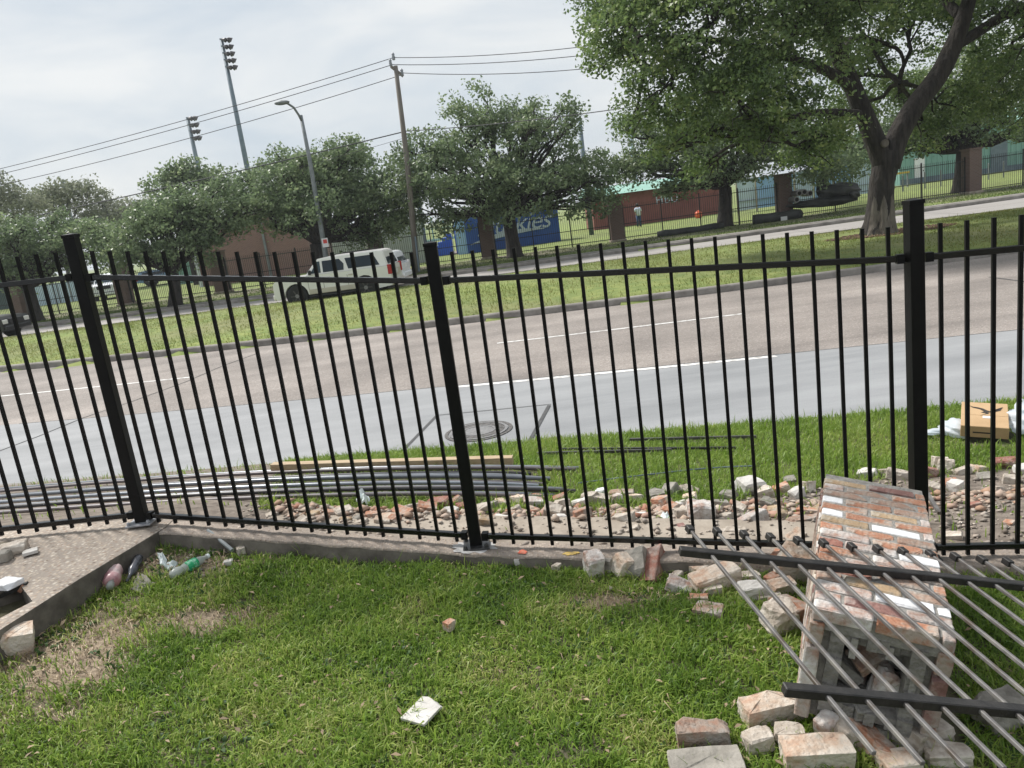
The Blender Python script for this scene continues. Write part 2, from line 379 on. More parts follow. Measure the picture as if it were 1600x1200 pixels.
M['tarp_black'] = mat('tarp_black', (.02, .021, .021), (.05, .052, .052), 1.5, rough=.5)
M['skin'] = mat('skin', (.28, .17, .12), rough=.6)
M['shirt'] = mat('shirt', (.56, .63, .74), (.64, .7, .8), 4, rough=.8)
M['denim'] = mat('denim', (.03, .07, .16), rough=.8)
M['hair'] = mat('hair', (.02, .016, .013), rough=.7)
M['orange_plastic'] = mat('orange_plastic', (.75, .13, .04), rough=.5)
M['yellow_paint'] = mat('yellow_paint', (.55, .38, .05), rough=.5)
M['glass_pane'] = mat('glass_pane', (.05, .07, .085), rough=.1)
M['canvas_dark'] = mat('canvas_dark', (.045, .075, .075), (.06, .095, .095), 1, rough=.8)
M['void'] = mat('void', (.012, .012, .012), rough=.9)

# terrain material: soil under turf, worn patches, dull green farther off
def terrain_mat():
    m, nt, b = _nt('terrain'); N, L = nt.nodes, nt.links
    tc = N.new('ShaderNodeTexCoord')
    def noise_fac(s, d=6):
        n = N.new('ShaderNodeTexNoise'); n.inputs['Scale'].default_value = s; n.inputs['Detail'].default_value = d; L.new(tc.outputs['Object'], n.inputs['Vector']); return n.outputs['Fac']
    def ramp(f, a, c1, b_, c2):
        r = N.new('ShaderNodeValToRGB'); r.color_ramp.elements[0].position = a; r.color_ramp.elements[0].color = (*c1, 1); r.color_ramp.elements[1].position = b_; r.color_ramp.elements[1].color = (*c2, 1); L.new(f, r.inputs['Fac']); return r.outputs['Color']
    def mix(f, a, c):
        x = N.new('ShaderNodeMixRGB'); L.new(f, x.inputs['Fac']); L.new(a, x.inputs['Color1']); L.new(c, x.inputs['Color2']); return x.outputs['Color']
    at = N.new('ShaderNodeAttribute'); at.attribute_name = 'cover'
    sp = N.new('ShaderNodeSeparateColor'); L.new(at.outputs['Color'], sp.inputs[0])
    soil = ramp(noise_fac(9), .35, (.05, .04, .03), .7, (.125, .10, .075))
    straw = ramp(noise_fac(26), .32, (.17, .125, .085), .68, (.36, .285, .205))
    turf = ramp(noise_fac(2.2), .35, (.14, .20, .045), .65, (.24, .28, .075))
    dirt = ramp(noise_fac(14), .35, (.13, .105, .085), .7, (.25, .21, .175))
    c = mix(sp.outputs[0], soil, turf)       # R: green turf seen from afar
    c = mix(sp.outputs[1], c, straw)         # G: straw-coloured bare patch
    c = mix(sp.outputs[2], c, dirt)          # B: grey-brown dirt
    L.new(c, b.inputs['Base Color']); b.inputs['Roughness'].default_value = .95
    bp = N.new('ShaderNodeBump'); bp.inputs['Strength'].default_value = .7; bp.inputs['Distance'].default_value = .02
    L.new(noise_fac(45, 8), bp.inputs['Height']); L.new(bp.outputs['Normal'], b.inputs['Normal'])
    return m
M['terrain'] = terrain_mat()
def apron_mat():
    m, nt, b = _nt('apron_concrete'); N, L = nt.nodes, nt.links
    tc = N.new('ShaderNodeTexCoord')
    mp = N.new('ShaderNodeMapping'); mp.inputs['Rotation'].default_value = (0, 0, rad(11)); mp.inputs['Scale'].default_value = (.35, 1.6, 1); L.new(tc.outputs['Object'], mp.inputs['Vector'])
    n1 = N.new('ShaderNodeTexNoise'); n1.inputs['Scale'].default_value = .9; n1.inputs['Detail'].default_value = 9; n1.inputs['Roughness'].default_value = .65; L.new(mp.outputs['Vector'], n1.inputs['Vector'])
    r = N.new('ShaderNodeValToRGB'); r.color_ramp.elements[0].position = .3; r.color_ramp.elements[0].color = (.20, .206, .214, 1); r.color_ramp.elements[1].position = .7; r.color_ramp.elements[1].color = (.315, .32, .328, 1); L.new(n1.outputs['Fac'], r.inputs['Fac'])
    n2 = N.new('ShaderNodeTexNoise'); n2.inputs['Scale'].default_value = 60; n2.inputs['Detail'].default_value = 4; L.new(tc.outputs['Object'], n2.inputs['Vector'])
    mr = N.new('ShaderNodeMapRange'); mr.inputs['To Min'].default_value = .84; mr.inputs['To Max'].default_value = 1.16; L.new(n2.outputs['Fac'], mr.inputs['Value'])
    hs = N.new('ShaderNodeHueSaturation'); L.new(mr.outputs[0], hs.inputs['Value']); L.new(r.outputs['Color'], hs.inputs['Color'])
    L.new(hs.outputs['Color'], b.inputs['Base Color']); b.inputs['Roughness'].default_value = .75
    bp = N.new('ShaderNodeBump'); bp.inputs['Strength'].default_value = .15; bp.inputs['Distance'].default_value = .01; L.new(n2.outputs['Fac'], bp.inputs['Height']); L.new(bp.outputs['Normal'], b.inputs['Normal'])
    return m
M['apron'] = apron_mat()

# ------------------------------------------------------------------ mesh helpers
def link(o, parent=None):
    COL.objects.link(o)
    if parent is not None: o.parent = parent
    return o
def np_mesh(name, verts, quads=None, tris=None):
    me = bpy.data.meshes.new(name)
    verts = np.asarray(verts, np.float32)
    parts = []; starts = []; totals = []; s = 0
    for f, k in ((quads, 4), (tris, 3)):
        if f is not None and len(f):
            f = np.asarray(f, np.int32); parts.append(f.ravel()); starts.append(s + np.arange(len(f)) * k); totals.append(np.full(len(f), k)); s += f.size
    loops = np.concatenate(parts); starts = np.concatenate(starts); totals = np.concatenate(totals)
    me.vertices.add(len(verts)); me.vertices.foreach_set('co', verts.ravel())
    me.loops.add(len(loops)); me.loops.foreach_set('vertex_index', loops.astype(np.int32))
    me.polygons.add(len(starts)); me.polygons.foreach_set('loop_start', starts.astype(np.int32)); me.polygons.foreach_set('loop_total', totals.astype(np.int32))
    me.update(calc_edges=True)
    return me
def np_obj(name, verts, quads=None, tris=None, m=None, parent=None, smooth=False):
    me = np_mesh(name, verts, quads, tris)
    if m: me.materials.append(M[m])
    if smooth: me.polygons.foreach_set('use_smooth', [True] * len(me.polygons))
    return link(bpy.data.objects.new(name, me), parent)
class MB:
    def __init__(s): s.v = []; s.f = []
    def add(s, vs, fs):
        n = len(s.v); s.v += [tuple(map(float, p)) for p in vs]; s.f += [tuple(i + n for i in f) for f in fs]; return s
    def box(s, c, size, rot=None):
        hx, hy, hz = size[0] / 2, size[1] / 2, size[2] / 2
        P = [Vector((x, y, z)) for z in (-hz, hz) for y in (-hy, hy) for x in (-hx, hx)]
        if rot is not None: P = [rot @ p for p in P]
        return s.add([p + Vector(c) for p in P], [(0, 2, 3, 1), (4, 5, 7, 6), (0, 1, 5, 4), (2, 6, 7, 3), (0, 4, 6, 2), (1, 3, 7, 5)])
    def bar(s, a, b, w, h=None, up=(0, 0, 1)):
        a, b = Vector(a), Vector(b); d = b - a; L = d.length; d.normalize()
        upv = Vector(up)
        if abs(d.dot(upv)) > .98: upv = Vector((0, 1, 0))
        x = d.cross(upv).normalized(); z = x.cross(d).normalized()
        R = Matrix((x, d, z)).transposed()
        return s.box((a + b) / 2, (w, L, h or w), R)
    def tube(s, pts, radii, n=8, cap=True, squash=None):
        pts = [Vector(p) for p in pts]
        if not hasattr(radii, '__len__'): radii = [radii] * len(pts)
        vs = []; fs = []; prev = None
        for i, p in enumerate(pts):
            d = (pts[min(i + 1, len(pts) - 1)] - pts[max(i - 1, 0)]).normalized()
            ref = Vector((0, 0, 1)) if abs(d.z) < .9 else Vector((1, 0, 0))
            if prev is not None:
                x = (prev - d * prev.dot(d)).normalized()
            else: x = d.cross(ref).normalized()
            prev = x; y = d.cross(x)
            for k in range(n):
                a = 2 * math.pi * k / n
                vs.append(p + (x * math.cos(a) + y * math.sin(a)) * radii[i])
        for i in range(len(pts) - 1):
            for k in range(n):
                k2 = (k + 1) % n
                fs.append((i * n + k, i * n + k2, (i + 1) * n + k2, (i + 1) * n + k))
        if cap:
            fs.append(tuple(reversed(range(n)))); fs.append(tuple((len(pts) - 1) * n + k for k in range(n)))
        return s.add(vs, fs)
    def lathe(s, prof, n=20, center=(0, 0, 0), rot=None):
        vs = []; fs = []
        for r, z in prof:
            for k in range(n):
                a = 2 * math.pi * k / n; p = Vector((r * math.cos(a), r * math.sin(a), z))
                if rot is not None: p = rot @ p
                vs.append(p + Vector(center))
        for i in range(len(prof) - 1):
            for k in range(n):
                k2 = (k + 1) % n; fs.append((i * n + k, i * n + k2, (i + 1) * n + k2, (i + 1) * n + k))
        fs.append(tuple(reversed(range(n)))); fs.append(tuple((len(prof) - 1) * n + k for k in range(n)))
        return s.add(vs, fs)
    def prism(s, poly, axis_a, axis_b, thick, origin=(0, 0, 0)):
        """polygon in plane (axis_a, axis_b) extruded by vector thick (centred)"""
        A, B, T, O = Vector(axis_a), Vector(axis_b), Vector(thick), Vector(origin)
        n = len(poly)
        vs = [O + A * p[0] + B * p[1] - T / 2 for p in poly] + [O + A * p[0] + B * p[1] + T / 2 for p in poly]
        fs = [tuple(reversed(range(n))), tuple(range(n, 2 * n))] + [(i, (i + 1) % n, (i + 1) % n + n, i + n) for i in range(n)]
        return s.add(vs, fs)
    def mesh(s, name, m, smooth=False, bevel=0, seg=1, fix=True):
        me = bpy.data.meshes.new(name)
        me.from_pydata(s.v, [], s.f)
        if fix or bevel:
            bm = bmesh.new(); bm.from_mesh(me)
            bmesh.ops.recalc_face_normals(bm, faces=bm.faces)
            if bevel: bmesh.ops.bevel(bm, geom=list(bm.edges), offset=bevel, segments=seg, affect='EDGES', clamp_overlap=True)
            bm.to_mesh(me); bm.free()
        if m: me.materials.append(M[m])
        if smooth: me.polygons.foreach_set('use_smooth', [True] * len(me.polygons))
        me.update(); return me
    def obj(s, name, m, parent=None, smooth=False, bevel=0, seg=1, loc=None):
        o = bpy.data.objects.new(name, s.mesh(name, m, smooth, bevel, seg))
        if loc is not None: o.location = loc
        return link(o, parent)
def auto_smooth(o, ang=40):
    for p in o.data.polygons: p.use_smooth = True
    try: o.data.set_sharp_from_angle(angle=rad(ang))
    except Exception: pass
    return o
def tag(o, label, cat, group=None):
    o['label'] = label; o['category'] = cat
    if group: o['group'] = group
    return o
def empty(name, loc=(0, 0, 0), rz=0.0, rot=None):
    o = bpy.data.objects.new(name, None); o.empty_display_size = .2
    o.location = loc; o.rotation_euler = rot if rot is not None else (0, 0, rz)
    return link(o)
def thing(name, label, cat, loc=(0, 0, 0), rz=0.0, group=None, rot=None):
    return tag(empty(name, loc, rz, rot), label, cat, group)
def structure(o): o['kind'] = 'structure'; return o
def stuff(o, label=None, cat=None):
    o['kind'] = 'stuff'
    if label: o['label'] = label
    if cat: o['category'] = cat
    return o
def text(name, body, size, m, loc, rotm, parent=None, shear=0, extrude=.004, space=1.0):
    cu = bpy.data.curves.new(name, 'FONT'); cu.body = body; cu.size = size; cu.extrude = extrude; cu.shear = shear; cu.align_x = 'CENTER'; cu.align_y = 'CENTER'; cu.space_character = space
    cu.materials.append(M[m])
    tmp = bpy.data.objects.new(name, cu); COL.objects.link(tmp)
    me = bpy.data.meshes.new_from_object(tmp.evaluated_get(bpy.context.evaluated_depsgraph_get()))
    me.name = name; bpy.data.objects.remove(tmp)
    o = bpy.data.objects.new(name, me); link(o)
    if parent is not None: o.parent = parent
    o.matrix_local = Matrix.Translation(loc) @ rotm.to_4x4()
    return o
ORD = ['zeroth', 'first', 'second', 'third', 'fourth', 'fifth', 'sixth', 'seventh', 'eighth', 'ninth', 'tenth', 'eleventh', 'twelfth', 'thirteenth', 'fourteenth', 'fifteenth', 'sixteenth', 'seventeenth', 'eighteenth', 'nineteenth', 'twentieth', 'twenty-first', 'twenty-second']

# ------------------------------------------------------------------ ground, roads, kerbs
def spread(a, b, step, outs):
    core = list(np.arange(a, b + 1e-6, step)); return np.array(sorted(set([-o for o in outs if -o < a] + core + [o for o in outs if o > b])))
gx = spread(-8, 8, .1, [8.5, 9, 10, 11, 12, 14, 16, 18, 20, 22, 24, 26, 28, 31, 34, 38, 42, 48, 55, 65, 80, 110, 160, 260, 500, 1200, 3500])
gy = np.array(list(np.arange(-3, 0.5, .5)) + list(np.arange(.5, 11, .07)) + list(np.arange(11, 52, .42)) + [53, 56, 60, 66, 75, 90, 120, 170, 260, 500, 1200, 3500])
gy = np.concatenate([[-400, -60, -15], gy])
XX, YY = np.meshgrid(gx, gy)
ZZ = gz(np.clip(XX, -200, 200), YY)
nx, ny = len(gx), len(gy)
idx = np.arange(nx * ny).reshape(ny, nx)
gq = np.stack([idx[:-1, :-1], idx[:-1, 1:], idx[1:, 1:], idx[1:, :-1]], -1).reshape(-1, 4)
def wob(x, y, s, sd_=0.0):
    return np.sin(x * s + 2.1 * np.sin(y * s * .8 + sd_)) * np.cos(y * s * 1.2 + 1.7 * np.sin(x * s * .7 - sd_))
SLAB_EDGE = [at_z(258, 818, .385), at_z(0, 985, .385)]
def straw_mask(x, y):
    """bare strip of dirt and dead grass along the slab edge"""
    x = np.asarray(x, float); y = np.asarray(y, float)
    d1 = np.hypot((x + 2.30) / .38, (y - 3.40) / .52); d2 = np.hypot((x + 1.80) / .62, (y - 3.70 - .12 * (x + 1.8)) / .20); d3 = np.hypot((x + 2.08) / .46, (y - 4.30) / .20)
    d4 = np.hypot((x - .35) / .6, (y - 3.62) / .14); d5 = np.hypot((x + 2.45) / .25, (y - 2.9) / .5)
    v = np.maximum.reduce([1.12 - d1, .9 - d2, 1.2 - d3, (.8 - d4), .8 - d5])
    return np.clip(v * 1.6 + .35 * wob(x, y, 9) + .25 * wob(x, y, 23, 1.), 0, 1)
def dirt_mask(x, y):
    """rubble and dirt row beyond the fence"""
    x = np.asarray(x, float); y = np.asarray(y, float)
    fy = fence_y(x); w = np.interp(x, [-6, -2.8, -2.2, -1.2, 0, 1.2, 2.2, 4], [3.2, 3.2, .42, .5, .85, 1.05, 1.6, 1.9])
    d = y - fy
    v = np.where((d > -.1) & (d < w + .12 * wob(x, y, 5)), 1.0, 0.0)
    return np.maximum(v, np.where((x < -2.6 - .25 * (y - 8)) & (y > fy) & (y < near_edge(x)), 1.0, 0.0))
cov = np.zeros((nx * ny, 4), np.float32); cov[:, 3] = 1
fx, fyv = XX.ravel(), YY.ravel()
cov[:, 0] = np.where(fyv > 12, .85 + .15 * wob(fx, fyv, .4), .12)
cov[:, 1] = np.where(fyv < fence_y(fx), straw_mask(fx, fyv), np.where((fyv > med_near(fx)) & (fyv < med_far(fx)), np.clip(.35 * wob(fx, fyv, .35) - .05, 0, 1), 0))
brown_row = (fyv > far_kerb(fx) + 3.2) & (fyv < far_kerb(fx) + 7.4)  # band along the far fence where the ground turns grey-brown
cov[:, 2] = np.where((fyv < near_edge(fx)), dirt_mask(fx, fyv), np.where(brown_row, np.clip(.65 + .4 * wob(fx, fyv, .5), 0, 1), 0))
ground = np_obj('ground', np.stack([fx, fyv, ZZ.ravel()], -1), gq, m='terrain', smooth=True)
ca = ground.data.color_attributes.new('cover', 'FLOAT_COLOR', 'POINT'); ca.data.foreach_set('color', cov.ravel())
structure(ground)

def ribbon(name, ya, yb, z, m, xs=None, thick=None):
    xs = np.concatenate([[-900, -300, -120, -60], np.arange(-40, 40.1, 1.0), [60, 120, 300, 900]]) if xs is None else np.asarray(xs, float)
    a = np.stack([xs, ya(xs), np.full(len(xs), z)], -1); b = np.stack([xs, yb(xs), np.full(len(xs), z)], -1)
    n = len(xs); q = [(i, i + 1, n + i + 1, n + i) for i in range(n - 1)]
    return np_obj(name, np.concatenate([a, b]), q, m=m)
structure(ribbon('road_lane_concrete', lambda x: near_edge(x) - .03, lane_line, ROAD_Z, 'apron'))
structure(ribbon('road', lane_line, lambda x: med_near(x) + .05, ROAD_Z, 'asphalt_brown'))
M['far_concrete'] = mat('far_concrete', (.27, .25, .235), (.36, .34, .32), .6, rough=.85, scale_v=(.3, 1.5, 1))
structure(ribbon('far_road', lambda x: med_far(x) - .05, lambda x: far_kerb(x) + .05, ROAD_Z, 'far_concrete'))
def line_strip(name, f, x0, x1, w, off=0.0, z=ROAD_Z + .004, m='line_paint'):
    return ribbon(name, lambda x: f(x) + off - w / 2, lambda x: f(x) + off + w / 2, z, m, np.linspace(x0, x1, max(2, int(abs(x1 - x0) / .5) + 2)))
structure(line_strip('lane_edge_marking', lane_line, -.95, 4.1, .14, -.12))
structure(line_strip('lane_dash_marking', dash_line, -12.4, -7.2, .11))
structure(line_strip('lane_dash_marking', dash_line, -.2, 5.0, .11))
structure(line_strip('lane_dash_marking', dash_line, 12.2, 16.4, .11))
structure(line_strip('lane_joint', lane_line, -9.5, 9.5, .025, 0.0, ROAD_Z + .002, 'joint'))
def flat_path(name, pts, w, z, m):
    mb = MB()
    for a, b in zip(pts[:-1], pts[1:]):
        a, b = np.array(a[:2]), np.array(b[:2]); d = (b - a) / np.linalg.norm(b - a); n = np.array([-d[1], d[0]]) * w / 2
        mb.add([(*(a - n), z), (*(b - n), z), (*(b + n), z), (*(a + n), z)], [(0, 1, 2, 3)])
    return structure(mb.obj(name, m))
flat_path('road_crack', [at_z(*p, ROAD_Z) for p in ((-60, 727), (60, 682), (130, 653), (205, 628), (290, 597), (345, 573), (400, 553))], .03, ROAD_Z + .006, 'joint')
flat_path('manhole_joint', [at_z(*p, ROAD_Z) for p in ((618, 716), (682, 650))], .045, ROAD_Z + .006, 'joint')
flat_path('manhole_joint', [at_z(*p, ROAD_Z) for p in ((686, 649), (861, 632))], .02, ROAD_Z + .0075, 'joint')
flat_path('manhole_joint', [at_z(*p, ROAD_Z) for p in ((858, 634), (822, 700))], .05, ROAD_Z + .009, 'joint')
flat_path('road_crack', [at_z(*p, ROAD_Z) for p in ((1545, 433), (1600, 440), (1700, 452))], .05, ROAD_Z + .006, 'joint')

for x in np.arange(-30, 34, 6.3):
    flat_path('far_road_joint', [(x, float(med_far(x)), 0), (x + .5, float(far_kerb(x + .5)), 0)], .03, ROAD_Z + .003, 'joint')
def kerb(name, f, side, x0=-120, x1=120, top=ROAD_Z + .17, w=.16, low=ROAD_Z - .06):
    xs = np.concatenate([np.arange(x0, -40, 5), np.arange(-40, 40, .8), np.arange(40, x1 + .1, 5)])
    prof = [(0, low), (0, top - .05), (side * .03, top), (side * w, top + .004), (side * w, low)]
    V = []; Q = []; n = len(prof)
    for x in xs:
        for o, z in prof: V.append((x, float(f(x)) + o, z))
    for i in range(len(xs) - 1):
        for k in range(n - 1): Q.append((i * n + k, (i + 1) * n + k, (i + 1) * n + k + 1, i * n + k + 1))
    return structure(np_obj(name, V, Q, m='kerb'))
kerb('median_kerb', med_near, 1)
kerb('median_kerb', med_far, -1)
kerb('far_kerb', far_kerb, 1, w=.30)
ks = np.linspace(-12, -5.2, 30)
ribbon('gutter', lambda x: near_edge(x) - .5, lambda x: near_edge(x) + .02, ROAD_Z + .03, 'kerb', ks)['kind'] = 'structure'
# far pavement strip along the kerb
structure(ribbon('far_pavement', lambda x: far_kerb(x) + .3, lambda x: far_kerb(x) + 1.15, ROAD_Z + .185, 'kerb', np.concatenate([np.arange(-60, 60.1, 1.5)])))

# ------------------------------------------------------------------ concrete strip and slab under the fence
def strip_mesh(name, off0, off1, top_off, depth, m, x0, x1, n=60, label=None):
    xs = np.linspace(x0, x1, n); V = []; Q = []
    for x in xs:
        y = float(fence_y(x)); z = float(strip_z(x)) + top_off
        for o, zz in ((off0, z - depth), (off0, z - .008), (off0 + .01, z), (off1, z), (off1, z - depth)): V.append((x, y + o + .004 * math.sin(x * 31), zz + .003 * math.sin(x * 17)))
    for i in range(n - 1):
        for k in range(4): Q.append((i * 5 + k, (i + 1) * 5 + k, (i + 1) * 5 + k + 1, i * 5 + k + 1))
    Q += [(0, 1, 2, 3)] if False else []
    return structure(np_obj(name, V, Q, m=m))
strip_mesh('concrete_strip', -.125, .06, 0.0, .4, 'strip_aggregate', -2.3, 4.6)
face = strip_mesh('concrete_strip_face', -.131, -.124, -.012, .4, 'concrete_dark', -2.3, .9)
strip_mesh('concrete_walk', .06, .50, -.012, .3, 'concrete_tan', -1.7, 1.9)
# slab: exposed aggregate top, smooth cast edge, with a rectangular access hole
SA = np.array([at_z(258, 818, .385)[0], at_z(258, 818, .385)[1]])
SB = np.array(SLAB_EDGE[1][:2]); sdir = (SB - SA) / np.linalg.norm(SB - SA)
SB = SA + sdir * 2.6
def slab_z(x, y): return float(strip_z(min(x, -2.3)))
hole = [at_z(*p, .40) for p in ((28, 908), (50, 936), (0, 962), (-60, 990), (-60, 945))]
back = [(-2.29, 4.80), (-3.2, 4.81), (-5.6, 4.84)]
mb = MB()
outer = [(SA[0], SA[1]), *back, (-5.6, SB[1]), (SB[0], SB[1])]
hole2 = [(p[0], p[1]) for p in hole]
bm = bmesh.new()
vo = [bm.verts.new((p[0], p[1], slab_z(*p))) for p in outer]
vh = [bm.verts.new((p[0], p[1], slab_z(*p))) for p in hole2]
eo = [bm.edges.new((vo[i], vo[(i + 1) % len(vo)])) for i in range(len(vo))]
eh = [bm.edges.new((vh[i], vh[(i + 1) % len(vh)])) for i in range(len(vh))]
bmesh.ops.triangle_fill(bm, use_beauty=True, use_dissolve=False, edges=eo + eh)
bmesh.ops.recalc_face_normals(bm, faces=bm.faces)
for f in bm.faces:
    if f.normal.z < 0: f.normal_flip()
me = bpy.data.meshes.new('slab'); bm.to_mesh(me); bm.free(); me.materials.append(M['slab_aggregate'])
slab = structure(link(bpy.data.objects.new('slab', me)))
mb = MB()
n_e = 40
ev = []
for i in range(n_e + 1):
    t = i / n_e; p = SA * (1 - t) + SB * t; j = .006 * math.sin(i * 2.3) + .004 * math.sin(i * 5.1)
    nrm = np.array([-sdir[1], sdir[0]]);
    if nrm[0] < 0: nrm = -nrm
    z = slab_z(*p)
    for o, zz in ((0, z), (.006 + j * .4, z - .012 + j * .3), (.008, z - .10), (.004, z - .35)): ev.append((*(p + nrm * o), zz))
eq = [(i * 4 + k, i * 4 + k + 1, (i + 1) * 4 + k + 1, (i + 1) * 4 + k) for i in range(n_e) for k in range(3)]
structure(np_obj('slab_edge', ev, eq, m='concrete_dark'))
hv = []; hq = []
for i, p in enumerate(hole2):
    z = slab_z(*p); hv += [(*p, z), (*p, z - .3)]
for i in range(len(hole2)):
    a, b = 2 * i, 2 * ((i + 1) % len(hole2)); hq.append((a, b, b + 1, a + 1))
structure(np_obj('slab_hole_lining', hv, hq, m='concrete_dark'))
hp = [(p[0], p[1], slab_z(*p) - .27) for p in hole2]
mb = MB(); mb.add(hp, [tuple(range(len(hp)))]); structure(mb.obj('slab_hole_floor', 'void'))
# small broken rail lying in the hole
t = thing('broken_bracket', 'dark rusty bracket stuck in the square hole of the aggregate slab', 'bracket', at_z(14, 938, .33))
MB().bar((-.16, -.02, 0), (.09, .05, .06), .03, .02).obj('bar', 'old_rail', t)
MB().bar((.05, .03, .03), (.08, .03, .06), .02, .02).obj('rusty_lug', 'brick_orange', t)

# ------------------------------------------------------------------ the new black fence
POSTS = {'A': (-2.46, 4.68, .385, 2.215), 'B': (-.34, 4.27, .10, 1.898), 'C': (2.01, 3.70, -.05, 1.805)}
def post(key, label, plate, spill=False, w=.070, rz=0.0):
    x, y, z0, z1 = POSTS[key]
    t = thing('fence_post', label, 'fence post', (x, y, z0), rz, 'posts of the new black fence')
    MB().box((0, 0, (z1 - z0) / 2 - .01), (w, w, z1 - z0 - .02)).obj('shaft', 'black_steel', t, bevel=.004)
    MB().add([(-w * .53, -w * .53, z1 - z0 - .022), (w * .53, -w * .53, z1 - z0 - .022), (w * .53, w * .53, z1 - z0 - .022), (-w * .53, w * .53, z1 - z0 - .022),
              (-w * .53, -w * .53, z1 - z0 - .004), (w * .53, -w * .53, z1 - z0 - .004), (w * .53, w * .53, z1 - z0 - .004), (-w * .53, w * .53, z1 - z0 - .004), (0, 0, z1 - z0 + .004)],
             [(3, 2, 1, 0), (0, 1, 5, 4), (1, 2, 6, 5), (2, 3, 7, 6), (3, 0, 4, 7), (4, 5, 8), (5, 6, 8), (6, 7, 8), (7, 4, 8)]).obj('cap', 'black_steel', t)
    bp = MB().box((0, 0, .007), (.16, .16, .012)).obj('base_plate', plate, t, bevel=.002)
    for sx in (-1, 1):
        for sy in (-1, 1): MB().lathe([(.012, 0), (.012, .012), (.008, .02)], 6, (sx * .062, sy * .062, .013)).obj('anchor_bolt', plate, bp)
    return t
def panel(P, Q, label, n, zP, zQ, hP=1.52, hQ=1.52, over=(.155, .155), rail=.031, skip=0):
    """P, Q: post centres in plan; z: bottom rail height at each; pickets share one mesh."""
    P, Q = Vector(P), Vector(Q); d = (Q - P); L = d.length; d.normalize()
    rz = math.atan2(d.y, d.x)
    t = thing('picket_fence', label, 'fence panel', (P.x, P.y, zP), rz, 'panels of the new black fence')
    a, b = .045, L - .045
    zz = lambda s, zp, zq: (zp + (zq - zp) * s / L) - zP
    rails = []
    for k, (zp, zq) in enumerate(((zP, zQ), (zP + hP, zQ + hQ))):
        r = MB().bar((a, 0, zz(a, zp, zq)), (b, 0, zz(b, zp, zq)), rail, rail).obj('rail', 'black_gloss', t, bevel=.003)
        for e in (a + .018, b - .018): MB().box((e, 0, zz(e, zp, zq)), (.036, rail + .014, rail + .014)).obj('bracket', 'black_steel', r)
    hmax = max(hP, hQ)
    me = MB().box((0, 0, 0), (.0178, .0178, 1.0)).mesh('picket', 'black_steel')
    for i in range(n):
        s = L * (i + 1) / (n + 1)
        zb = zz(s, zP, zQ) - .045; zt = zz(s, zP + hP, zQ + hQ) + over[0] + (over[1] - over[0]) * s / L
        o = link(bpy.data.objects.new('picket', me), t)
        o.location = (s, 0, (zb + zt) / 2); o.scale = (1, 1, zt - zb)
    return t
post('A', 'black square corner post of the fence on the aggregate slab', 'plate_steel')
pb = post('B', 'black square fence post in the middle, on a paint-smeared base plate', 'paint_spill')
post('C', 'black square fence post standing behind the fallen brick pillar', 'paint_spill')
LX = -4.85
POSTS['L'] = (LX, 4.72, .43, 2.25)
panel((LX, 4.72, 0), (-2.46, 4.68, 0), 'leftmost black steel fence panel, ending at the corner post on the slab', 20, .50, .445)
panel((-2.46, 4.68, 0), (-.34, 4.27, 0), 'black steel fence panel between the slab corner post and the middle post', 18, .44, .165)
PANEL2 = panel((-.34, 4.27, 0), (2.01, 3.70, 0), 'widest-looking black steel fence panel, right of the middle post, above the rubble', 20, .165, .005)
panel((2.01, 3.70, 0), (4.39, 3.18, 0), 'rightmost black steel fence panel, cut off by the edge, right of the last post', 20, .005, -.04)
mbp = MB()
px_, py_ = -.34, 4.27
for i in range(26):
    a = i / 26 * 2 * math.pi
# paint overspray round the middle post foot, and surveyor's paint marks, as thin films on the strip
def film(name, c, rx, ry, z, m, seed, n=28, label=None, cat='paint mark'):
    r = random.Random(seed); V = [(c[0], c[1], z)]
    for i in range(n):
        a = 2 * math.pi * i / n; k = .7 + .5 * r.random(); V.append((c[0] + rx * k * math.cos(a), c[1] + ry * k * math.sin(a), float(strip_z(c[0] + rx * k * math.cos(a))) + z - float(strip_z(c[0]))))
    o = MB().add(V, [(0, i + 1, (i + 1) % n + 1) for i in range(n)]).obj(name, m)
    return structure(o) if label is None else tag(o, label, cat)
film('overspray_patch', (px_ - .01, py_ - .03), .135, .085, strip_z(px_) + .004, 'overspray', 3)
film('paint_mark', (-.07, float(fence_y(-.07)) - .075), .028, .03, float(strip_z(-.07)) + .004, 'spray_orange', 4, label='orange spray paint spot on the strip right of the middle post', cat='paint mark')
film('paint_mark', (.20, float(fence_y(.2)) - .08), .05, .022, float(strip_z(.2)) + .004, 'spray_yellow', 5, label='yellow spray paint streak on the strip, right of the orange spot', cat='paint mark')

# ------------------------------------------------------------------ toppled brick pillar
LF, LN, RN = Vector((1.53, 3.71, .50)), Vector((.96, 2.48, .50)), Vector((1.41, 2.32, .41))
U = (LF - LN).normalized()
Wv = (RN - LN); Wv = (Wv - U * Wv.dot(U)).normalized()
Nv = Wv.cross(U).normalized()
PL, PW, PH = (LF - LN).length, .46, .50
PM = Matrix((Wv, U, Nv)).transposed()          # local x across, y along the pillar, z out of its upper face
pil = thing('fallen_brick_pillar', 'toppled brick pillar lying on its side with its broken hollow end facing forward', 'pillar', LN, rot=PM.to_euler())
